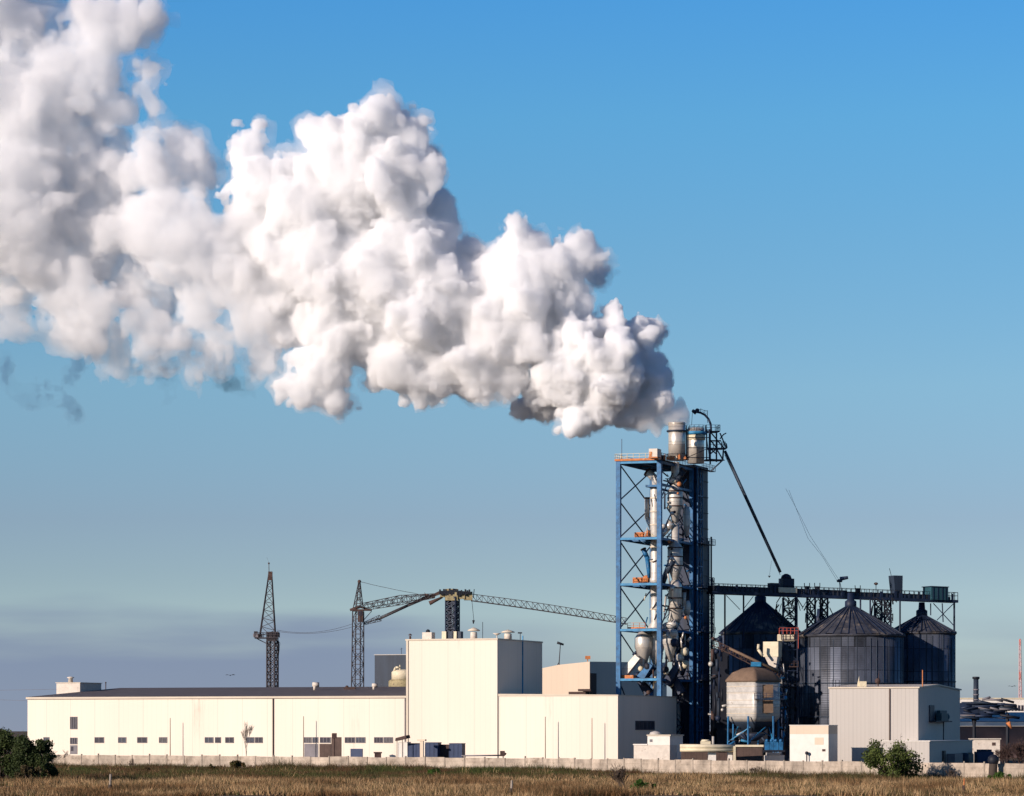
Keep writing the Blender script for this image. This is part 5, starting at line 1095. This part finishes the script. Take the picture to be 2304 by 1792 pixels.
build(MB().box(WF, x0, x1, D, D+25, 0, Z(1634.5, D)), 'wall', 'brick', gs)
cw = Fr(2250, 640, 4); t = thing('rendered_shed', cw.pt(0, 0, 0), 'low cream rendered shed with dark patch behind the fence', 'shed')
build(MB().box(cw, cw.a(2185), 0, 0, 5, 0, cw.z(1664)), 'wall', 'offwhite', t); build(MB().box(cw, cw.a(2232), cw.a(2240), -.05, .01, cw.z(1678), cw.z(1671)), 'patch', 'rust', t)
build(MB().box(cw, cw.a(2185)-.2, .2, -.3, 5.2, cw.z(1664), cw.z(1662)), 'roof', 'offwhite', t)
D = 655
pb2 = thing('overhead_pipeway', P(2215, 1600, D), 'dark overhead pipeway with tangled ducts between the grey hall and the shed', 'pipeway')
rr = random.Random(8)
build(MB().box(WF, X(2140, D), X(2262, D), D, D+2, Z(1609, D), Z(1582, D)), 'duct_casing', 'navy', pb2)
for i in range(34):
    q = P(rr.uniform(2150, 2270), rr.uniform(1572, 1614), D-1); mm = rr.choice(['navy', 'black', 'navy', 'slate', 'frame', 'black'])
    build(MB().tube(q, q+Vector((rr.uniform(1.5, 5), 0, rr.uniform(-.7, .5))), rr.uniform(.10, .28), n=6), 'pipe', mm, pb2)
for x, y1 in ((2192, 1700), (2267, 1710)): build(MB().tube(P(x, 1606, D), (X(x, D), D, 0), .32), 'column', 'black', pb2)
for (x0, y0, x1, y1) in ((2186, 1612, 2191, 1640), (2198, 1612, 2192, 1640), (2196, 1662, 2180, 1700), (2262, 1590, 2268, 1612)): build(MB().tube(P(x0, y0, D), P(x1, y1, D), .15), 'brace', 'black', pb2)
build(MB().path([P(2150, 1616, D), P(2215, 1614, D), P(2262, 1617, D), P(2296, 1614, D)], .12, 6), 'handrail', 'frame', pb2)
build(MB().tube(P(2268, 1625, D-.5), P(2276, 1640, D-.5), .5, .15, 6), 'orange_flag', 'orange', pb2)
c = P(2196, 1582, 660); m = MB().lathe(c.x, c.y, [(.55, c.z-2), (.50, Z(1527, 660))], 14); t = solo(m, 'dark_chimney', 'slate', 'dark banded chimney rising from the overhead pipeway', 'chimney')
build(MB().lathe(c.x, c.y, [(.52, Z(1529, 660)), (.72, Z(1527.5, 660)), (.72, Z(1523.5, 660)), (.5, Z(1523, 660))], 14), 'cap', 'black', t)
m = MB()
for i in range(5): zz = c.z-1.5+i*1.0; m.lathe(c.x, c.y, [(.58, zz), (.6, zz+.12), (.58, zz+.24)], 14)
build(m, 'ring', 'frame', t)
# red and white radio mast far away
D = 1500; m = lattice(MB(), P(2296, 1640, D), P(2295, 1440, D), 1.3, .7, 22, .13, diag='z'); t = solo(m, 'radio_mast', mat('mast_pink', (.55, .33, .32), .7), 'thin far off pinkish lattice radio mast at the right edge of the sky', 'radio mast')
for y0, y1 in ((1438, 1452), (1512, 1530)): build(MB().tube(P(2295, y0, D), P(2295.3, y1, D), .38, n=6), 'red_section', 'red', t)
m = MB().tube(P(2218, 1716, 580), P(2240, 1716, 580), 1.3, n=10); 
t = solo(MB().box(WF, X(2199, 575), X(2236, 575), 575, 579, 0, Z(1692, 575)).box(WF, X(2204, 575), X(2232, 575), 575.2, 578.6, Z(1692, 575), Z(1687, 575)), 'blue_trailer', 'bluebox', 'dark blue covered trailer under the cream rendered shed', 'trailer')
build(MB().box(WF, X(2207, 575), X(2229, 575), 575.05, 575.15, Z(1690.5, 575), Z(1687.8, 575)), 'cover_stripe', 'navy', t)
m = MB().box(WF, X(2180, 570), X(2191, 570), 570, 572, 0, Z(1697, 570)).box(WF, X(2181.5, 570), X(2189.5, 570), 570.2, 571.8, Z(1697, 570), Z(1694.5, 570)); solo(m, 'grey_crate', 'post', 'grey-brown box unit at the end of the low blue-shaded shed', 'box')
# power line at left
pl = []
for k, (y0, y1, lb) in enumerate(((1553.5, 1551, 'upper thin power wire entering at the left edge of the sky'), (1575, 1580, 'lower thin power wire at the left edge beside the hall'))):
    m = MB().path([P(-80, y0, 700), P(0, y0, 700), P(60, y0+(y1-y0)*.4, 700), P(132 if k == 0 else 62, y1, 700)], .035, 4); solo(m, 'power_wire', 'frame', lb, 'wire')
def bird(px, py, D, s, lb):
    c = P(px, py, D); m = MB(); m.lathe(c.x, c.y, [(.02, c.z-.08*s), (.16*s, c.z), (.02, c.z+.1*s)], 8)
    m.add([c+Vector((0, 0, 0)), c+Vector((-.5*s, 0, .16*s)), c+Vector((-.9*s, 0, .04*s)), c+Vector((-.4*s, 0, .06*s))], [(0, 1, 2, 3)]).add([c, c+Vector((.5*s, 0, .2*s)), c+Vector((.9*s, 0, .05*s)), c+Vector((.4*s, 0, .04*s))], [(3, 2, 1, 0)])
    return solo(m, 'bird', 'black', lb, 'bird', 'birds in the sky')
bird(518, 1520, 500, .9, 'small dark bird flying over the long hall roof'); bird(2277, 1545, 600, .9, 'small dark bird near the radio mast')

# more tangle round the tank and elevator
m_ = ['navy', 'slate', 'silver', 'galv', 'black', 'steel', 'bluelt', 'rust']
rr = random.Random(77)
tg = thing('tank_pipework', (tp.x+3, tp.y-5, 0), 'crowded pipes, ladders and valves between silver tank and lattice elevator', 'pipework')
for i in range(44):
    x, y = rr.uniform(1742, 1772), rr.uniform(1490, 1690); q = P(x, y, 627); k = rr.random(); mm = rr.choice(m_)
    if k < .55: build(MB().tube(q, q+Vector((rr.uniform(-.2, .2), 0, -rr.uniform(1, 3.5))), rr.uniform(.07, .22), n=6), 'pipe', mm, tg)
    elif k < .8: build(MB().tube(q, q+Vector((rr.uniform(-1.6, 1.6), 0, rr.uniform(-.4, .4))), rr.uniform(.07, .18), n=6), 'pipe', mm, tg)
    else: build(MB().ball(q, rr.uniform(.2, .45)), 'valve', mm, tg)
for i in range(22):
    x, y = rr.uniform(1640, 1740), rr.uniform(1655, 1692); q = P(x, y, 612 if i % 2 else 630); mm = rr.choice(['bluelt', 'blue', 'black', 'navy', 'slate', 'silver'])
    build(MB().tube(q, q+Vector((rr.uniform(-2, 2), 0, rr.uniform(-1.5, 1.5))), rr.uniform(.1, .28), n=6), 'pipe', mm, tg)
# ------------------------------------------------------------------ ground
rng = np.random.default_rng(3)
def hgt(x, y):
    return .35*np.sin(x*.045+1.3)*np.cos(y*.06)+.22*np.sin(x*.13+y*.09)+.12*np.sin(x*.31-y*.27)
def ground():
    xs = np.concatenate([np.linspace(-6000, -200, 12), np.linspace(-180, 180, 181), np.linspace(200, 6000, 12)]); ys = np.concatenate([np.linspace(-300, 260, 12), np.linspace(280, 620, 171), np.linspace(700, 9000, 14)])
    Xg, Yg = np.meshgrid(xs, ys); fade = np.clip((600-Yg)/60, 0, 1)*np.clip((Yg-250)/50, 0, 1)*np.clip((200-np.abs(Xg))/40, 0, 1)
    Zg = hgt(Xg, Yg)*fade-.02
    v = np.stack([Xg, Yg, Zg], -1).reshape(-1, 3); nx, ny = len(xs), len(ys)
    i = np.arange(ny-1)[:, None]*nx+np.arange(nx-1)[None, :]; q = np.stack([i, i+1, i+nx+1, i+nx], -1).reshape(-1, 4)
    return fast_mesh('ground', v, q)
gm = bpy.data.objects.new('ground', ground()); C.objects.link(gm); tag(gm, kind='structure')
gm.data.materials.append(mat('dry_field', (.11, .072, .040), .95, var=.5, vscale=.15, dirt=((.050, .050, .020), .05, .50), bump=.6, bscale=3.0))
# ------------------------------------------------------------------ concrete fence
FP = [(-90, 600), (110, 590), (1200, 528), (2180, 453), (2345, 441)]
fpts = [Vector((X(x, d), d, 0)) for x, d in FP]
seg = [0.0]
for i in range(len(fpts)-1): seg.append(seg[-1]+(fpts[i+1]-fpts[i]).length)
def fence_at(s):
    for i in range(len(seg)-1):
        if s <= seg[i+1] or i == len(seg)-2: t_ = (s-seg[i])/(seg[i+1]-seg[i]); return fpts[i].lerp(fpts[i+1], t_)
fn = thing('concrete_fence', fpts[0], 'long weathered pale concrete panel fence along the edge of the field', 'fence')
s = 0.0; k = 0; rr = random.Random(2)
while s < seg[-1]-1:
    w_ = 4.0; p_, q_ = fence_at(s), fence_at(min(s+w_, seg[-1])); gx = X(2222, 450); gx2 = X(2243, 448)
    d = (q_-p_).normalized(); nrm_ = Vector((d.y, -d.x, 0)); hh_ = 2.35+rr.uniform(-.07, .07); dz0, dz1 = rr.uniform(-.04, .04), rr.uniform(-.05, .05)
    tl = rr.uniform(-.03, .05)
    p0, q0 = p_+d*.14, q_-d*.14
    m = MB(); vs = []
    for c_, dz in ((p0, dz0), (q0, dz1)):
        vs += [c_+nrm_*.08+Vector((0, 0, -.4)), c_+nrm_*(.08+tl)+Vector((0, 0, hh_+dz)), c_-nrm_*(.08-tl)+Vector((0, 0, hh_+dz)), c_-nrm_*.08+Vector((0, 0, -.4))]
    m.add(vs, [(0, 4, 5, 1), (1, 5, 6, 2), (2, 6, 7, 3), (0, 1, 2, 3), (7, 6, 5, 4)])
    for f_ in (.36, .68): z_ = hh_*f_; m.tube(p0+nrm_*.09+Vector((0, 0, z_)), q0+nrm_*.09+Vector((0, 0, z_)), .05)
    build(m, 'panel', 'concrete', fn)
    m = MB(); m.tube(p_+nrm_*.02+Vector((0, 0, -.4)), p_+nrm_*.05+Vector((0, 0, hh_+rr.uniform(.0, .28))), .17, .15, 4); build(m, 'fence_post', 'post', fn)
    s += w_; k += 1
c = Vector((X(2232, 447), 446.5, 0)); m = MB().tube(c+Vector((0, 0, -.3)), c+Vector((.1, 0, 2.5)), .62, .56, 8); t = solo(m, 'burnt_stump', 'wood', 'thick dark charred post with round black top against the fence', 'post'); build(MB().ball(c+Vector((.1, 0, 2.8)), .78, 12), 'charred_top', 'black', t)
# ------------------------------------------------------------------ plants
def leafmat(name, col, col2, sub=.25):
    m = bpy.data.materials.new(name); m.use_nodes = True; t = m.node_tree; p = t.nodes['Principled BSDF']; p.inputs['Roughness'].default_value = .7; p.inputs['Specular IOR Level'].default_value = .2
    at = t.nodes.new('ShaderNodeAttribute'); at.attribute_name = 'tint'; mx_ = t.nodes.new('ShaderNodeMix'); mx_.data_type = 'RGBA'; mx_.inputs[6].default_value = (*col, 1); mx_.inputs[7].default_value = (*col2, 1)
    t.links.new(at.outputs['Fac'], mx_.inputs[0]); t.links.new(mx_.outputs[2], p.inputs['Base Color'])
    tr = t.nodes.new('ShaderNodeBsdfTranslucent'); t.links.new(mx_.outputs[2], tr.inputs[0]); ms = t.nodes.new('ShaderNodeMixShader'); ms.inputs[0].default_value = sub
    t.links.new(p.outputs[0], ms.inputs[1]); t.links.new(tr.outputs[0], ms.inputs[2]); t.links.new(ms.outputs[0], t.nodes['Material Output'].inputs[0]); return m
LM = dict(grass=leafmat('dry_grass_blades', (.56, .37, .19), (.22, .12, .05)), weed=leafmat('weeds', (.075, .085, .022), (.13, .070, .032)), green=leafmat('green_leaves', (.12, .15, .035), (.045, .065, .018)),
          dark=leafmat('dark_leaves', (.026, .040, .014), (.055, .075, .022)), weed2=leafmat('dark_weeds', (.050, .066, .016), (.105, .052, .026)), brown=leafmat('brown_leaves', (.10, .065, .030), (.05, .045, .02)), bright=leafmat('bright_leaves', (.07, .14, .02), (.03, .07, .012)))
def tris(name, c, size, spread, mm, upright=0.0, tint=None, parent=None, org=(0, 0, 0), asp=1.0):
    """leaf-sized triangles at the points c"""
    n = len(c); size = np.broadcast_to(size, (n,))[:, None]
    d1 = rng.normal(size=(n, 3)); d1 /= np.linalg.norm(d1, axis=1)[:, None]; d1[:, 2] += upright; d1 /= np.linalg.norm(d1, axis=1)[:, None]
    d2 = np.cross(d1, rng.normal(size=(n, 3))); d2 /= np.linalg.norm(d2, axis=1)[:, None]
    v = np.empty((n, 4, 3)); v[:, 0] = c-d1*size*.5; v[:, 1] = c+d2*size*.3*asp; v[:, 2] = c+d1*size*.6; v[:, 3] = c-d2*size*.3*asp
    v -= np.array(org)
    me = fast_mesh(name, v.reshape(-1, 3), np.arange(n*4).reshape(n, 4), False)
    at = me.attributes.new('tint', 'FLOAT', 'FACE'); at.data.foreach_set('value', (tint if tint is not None else rng.random(n)).astype(np.float32))
    me.materials.append(mm); o = bpy.data.objects.new(name, me); C.objects.link(o)
    if parent is not None: o.parent = parent.o
    else: o.location = org
    return o
def bush(name, px, py, D, w_px, h_px, mm, label, n=9000, seed=1, lobes=26, leaf=.26, cat='bush', dens=1.0, spiky=.45, grp=None, hk=1.3):
    r_ = np.random.default_rng(seed); c = Vector((X(px, D), D, float(hgt(X(px, D), D))-.1)); s = D/F; w, h = w_px*s/2, h_px*s
    t = thing(name, c, label, cat, grp)
    L_ = []
    for i in range(lobes):
        u_ = r_.uniform(-1, 1); vz = r_.uniform(.12, 1.0); mxw = math.sqrt(max(0.02, 1-(max(vz-.35, 0)/.65)**2*.6))
        L_.append(((u_*w*mxw*.85, r_.uniform(-.8, .8)*w*.7*mxw, vz*h*.88), r_.uniform(.13, .30)*min(w, h)*.9))
    pts = []; tn = []
    for (cc, rr_) in L_:
        k = max(20, int(n/lobes*(rr_/(.24*min(w, h)*.9))**2)); d = r_.normal(size=(k, 3)); d /= np.linalg.norm(d, axis=1)[:, None]
        rad = rr_*(.35+.75*r_.random(k)**.6)*(1+spiky*r_.random(k)*(r_.random(k) < .25)); p_ = d*rad[:, None]+np.array(cc); p_[:, 2] = np.abs(p_[:, 2]); pts.append(p_); tn.append(np.clip(r_.normal(r_.uniform(.2, .8), .25, k), 0, 1))
    pts = np.concatenate(pts)+np.array(c); tn = np.concatenate(tn)
    tris('crown', pts, leaf*r_.uniform(.6, 1.5, len(pts)), 0, mm, .5, tn, t, t.org)
    m = MB()
    for i, (cc, rr_) in enumerate(L_):
        b0 = c+Vector((cc[0]*.12, cc[1]*.12, -.2)); e_ = c+Vector(cc); mid_ = b0.lerp(e_, .5)+Vector((r_.uniform(-.2, .2), 0, .25)); m.tube(b0, mid_, .09, .06); m.tube(mid_, e_, .06, .03)
        for _ in range(3): m.tube(e_, e_+Vector(r_.normal(size=3)*rr_*.6+np.array([0, 0, rr_*.6])), .03, .012)
    build(m, 'trunk', 'bark', t); return t
def bare(name, px, py, D, h, spread, label, seed, levels=5, r0=.10, mm='bark', lean=0, stems=1):
    r_ = random.Random(seed); c = Vector((X(px, D), D, float(hgt(X(px, D), D)) if D < 600 else 0)); t = thing(name, c, label, 'bare shrub' if h < 5 else 'bare tree')
    mt, mc = MB(), MB()
    def grow(p, d, L, r, lv):
        q = p+d*L; (mt if lv >= levels-1 else mc).tube(p, q, r, r*.7, 5 if lv >= levels-1 else 3)
        if lv <= 0: return
        for _ in range(3 if lv > 1 else 3):
            nd = (d+Vector((r_.uniform(-1, 1), r_.uniform(-1, 1), r_.uniform(-.2, .7)))*spread).normalized(); grow(p.lerp(q, r_.uniform(.55, 1)), nd, L*r_.uniform(.6, .85), max(r*.6, .018), lv-1)
    for i in range(stems):
        b_ = c+Vector((r_.uniform(-.3, .3)*stems*.5, r_.uniform(-.3, .3), -.2)); grow(b_, Vector((lean+r_.uniform(-.25, .25)*(stems > 1), 0, 1)).normalized(), h*.32, r0, levels)
    build(mt, 'trunk', mm, t); build(mc, 'crown', mm, t); return t
bush('green_bush', 2008, 1748, 450, 136, 84, LM['green'], 'large green bush before the fence and grey hall', 10500, 23, 46, .27, hk=1.45, spiky=.8)
bush('conifer_bush', 4, 1752, 425, 116, 138, LM['dark'], 'tall very dark bush cut by the left edge', 18000, 5, 54, .28, hk=1.6, spiky=.8)
bush('conifer_bush', 72, 1756, 418, 112, 122, LM['dark'], 'dark green bush standing right of the tall dark one, at the hall corner', 15000, 6, 46, .26, hk=1.45)
bush('leafy_bush', 62, 1758, 421, 60, 112, LM['green'], 'mid green leafy bush between the two dark bushes', 3500, 16, 16, .24)
bush('brown_bush', 64, 1768, 404, 60, 62, LM['brown'], 'low brown autumn bush in front of the dark bushes', 4500, 7, 18, .24)
bush('low_green_bush', 1446, 1792, 348, 76, 36, LM['bright'], 'bright green low bush at the bottom edge under the bare shrub', 4500, 8, 16, .20)
bush('weed_clump', 978, 1742, 492, 34, 20, LM['bright'], 'small bright green weed clump by the fence below the blue containers', 900, 9, 8, .25, cat='weeds')
bush('weed_clump', 536, 1736, 545, 46, 28, LM['weed'], 'dark weed mound by the fence under the hall left of the rusty downpipe', 1600, 10, 12, .28, cat='weeds')
bush('weed_clump', 480, 1732, 550, 26, 22, LM['weed'], 'pointed dark weed clump by the fence, farther left than the mound', 900, 11, 8, .28, cat='weeds')
bush('weed_clump', 2245, 1768, 420, 80, 30, LM['bright'], 'green weed clump in the field below the charred post', 2200, 14, 16, .22, cat='weeds')
bush('weed_clump', 330, 1735, 530, 30, 14, LM['weed'], 'small flat green weed patch near the fence under the four windows', 700, 15, 8, .25, cat='weeds')
bare('bare_poplar', 555, 1700, 588, 9.2, .22, 'leafless poplar with upright twigs before the hall windows', 3, 5, .07, 'post')
bare('bare_shrub', 1412, 1790, 372, 4.0, .5, 'leafless dark shrub leaning left before the fence', 8, 5, .075, lean=-.35, stems=3)
bare('bare_shrub', 2258, 1720, 470, 4.6, .55, 'leafless brown shrub at the right behind the charred post', 12, 5, .06, 'rust', stems=5)
bare('bare_shrub', 2292, 1720, 466, 5.5, .5, 'leafless brown thicket at the right edge over the fence', 13, 5, .06, 'rust', stems=6)
bare('bare_shrub', 2140, 1755, 436, 2.3, .6, 'small leafless shrub against the fence right of the green bush', 14, 4, .04, stems=3)
bare('bare_shrub', 1698, 1735, 478, 2.4, .6, 'small leafless twiggy shrub before the fence below the silver tank', 15, 4, .04, stems=4)
bare('bare_shrub', 96, 1718, 588, 4.6, .5, 'pale leafless shrub before the left end wall of the hall', 17, 5, .05, 'post', stems=3)
bare('bare_shrub', 150, 1712, 588, 3.6, .5, 'thin leafless shrub below the hall stair window', 18, 4, .05, 'bark', stems=2)
bare('bare_shrub', 296, 1725, 560, 2.6, .6, 'twiggy shrub above the fence under the second hall window', 19, 4, .04, stems=2)
bare('bare_shrub', 1280, 1708, 548, 2.2, .7, 'low dry twigs behind the fence below the annexe', 20, 4, .04, stems=3)
for (px, y0, y1, D, r_, lb) in ((247, 1742, 1786, 352, .14, 'weathered short post in the dry field below the hall'), (1150, 1756, 1791, 346, .15, 'dark short post at the bottom edge below the block'), (2168, 1752, 1792, 350, .10, 'orange painted marker stick in the dry field')):
    c = P(px, y1, D); gz = float(hgt(c.x, D)); m = MB().tube((c.x, D, gz-.2), (c.x+.08, D, Z(y0, D)), r_, r_*.8, 6); t = solo(m, 'field_post', 'orange' if r_ == .10 else 'post', lb, 'post')
    build(MB().lathe(c.x+.03, D, [(r_*1.8, gz-.2), (r_*1.6, gz+.7), (r_*.9, gz+.9)], 8), 'footing', 'wood' if r_ != .10 else 'rust', t)
# ------------------------------------------------------------------ dry grass
def grass(n, y0, y1, mm, name, size, clump, hmul=1.0, xr=1.06, seed=1, along=False):
    r_ = np.random.default_rng(seed)
    D = y0+(y1-y0)*r_.random(n); x = (r_.random(n)*2-1)*D*1152/F*xr
    if along:
        u_ = r_.random(n)*seg[-1]; q_ = np.array([fence_at(v)[:2] for v in u_]); D = q_[:, 1]-.4-r_.random(n)**1.6*16; x = q_[:, 0]-r_.random(n)*3
    # patchy cover
    f_ = np.sin(x*.11+D*.05+2)*np.cos(x*.037-D*.09)+.5*np.sin(x*.5+D*.31)
    keep = f_+r_.normal(size=n)*.5 > clump; x, D = x[keep], D[keep]; n = len(x); b = 7
    h = size*r_.uniform(.5, 1.5, n)*(1+.5*np.sin(x*.21)*np.cos(D*.13))*hmul
    g = hgt(x, D)*np.clip((600-D)/60, 0, 1)
    bx_ = np.repeat(x, b)+r_.normal(size=n*b)*.22; by = np.repeat(D, b)+r_.normal(size=n*b)*.22; bz = np.repeat(g, b); bh = np.repeat(h, b)*r_.uniform(.4, 1.1, n*b)
    lean = r_.normal(size=(n*b, 2))*.35*bh[:, None]; w_ = r_.uniform(.025, .06, n*b)
    an = r_.random(n*b)*np.pi; dx, dy = np.cos(an)*w_, np.sin(an)*w_
    v = np.empty((n*b, 3, 3)); v[:, 0] = np.stack([bx_-dx, by-dy, bz-.05], 1); v[:, 1] = np.stack([bx_+dx, by+dy, bz-.05], 1); v[:, 2] = np.stack([bx_+lean[:, 0], by+lean[:, 1], bz+bh], 1)
    me = fast_mesh(name, v.reshape(-1, 3), np.arange(n*b*3).reshape(-1, 3), False)
    lat = np.random.default_rng(5).random((60, 90)); u_, w2 = (x+170)/5.5, (D-320)/5.0; i_, j_ = u_.astype(int), w2.astype(int); fu, fw = u_-i_, w2-j_; i_, j_ = np.clip(i_, 0, 58), np.clip(j_, 0, 88)
    pat = (lat[i_, j_]*(1-fu)+lat[i_+1, j_]*fu)*(1-fw)+(lat[i_, j_+1]*(1-fu)+lat[i_+1, j_+1]*fu)*fw
    tn = np.clip(np.repeat((pat-.5)*2.2+.5+r_.normal(size=n)*.22, b), 0, 1)
    at = me.attributes.new('tint', 'FLOAT', 'FACE'); at.data.foreach_set('value', tn.astype(np.float32)); me.materials.append(mm)
    o = bpy.data.objects.new(name, me); C.objects.link(o); tag(o, kind='stuff'); return o
grass(60000, 335, 425, LM['grass'], 'dry_grass', .70, -.7, seed=1)
grass(30000, 335, 440, LM['brown'], 'russet_stalks', .75, -.1, 1.0, seed=7)
grass(90000, 335, 600, LM['weed'], 'weeds', .60, -.5, 1.0, seed=2)
grass(60000, 418, 600, LM['weed2'], 'green_weeds', .62, -1.2, 1.0, seed=6)
grass(5000, 400, 560, LM['grass'], 'tall_dry_grass', .85, .5, 1.0, seed=4)
grass(26000, 335, 560, LM['bright'], 'green_patches', .5, 1.15, 1.0, seed=15)
grass(9000, 0, 1, LM['weed2'], 'fence_weeds', 1.0, .55, 1.0, seed=9, along=True)
grass(5000, 0, 1, LM['brown'], 'dead_fence_weeds', .9, .6, 1.0, seed=12, along=True)
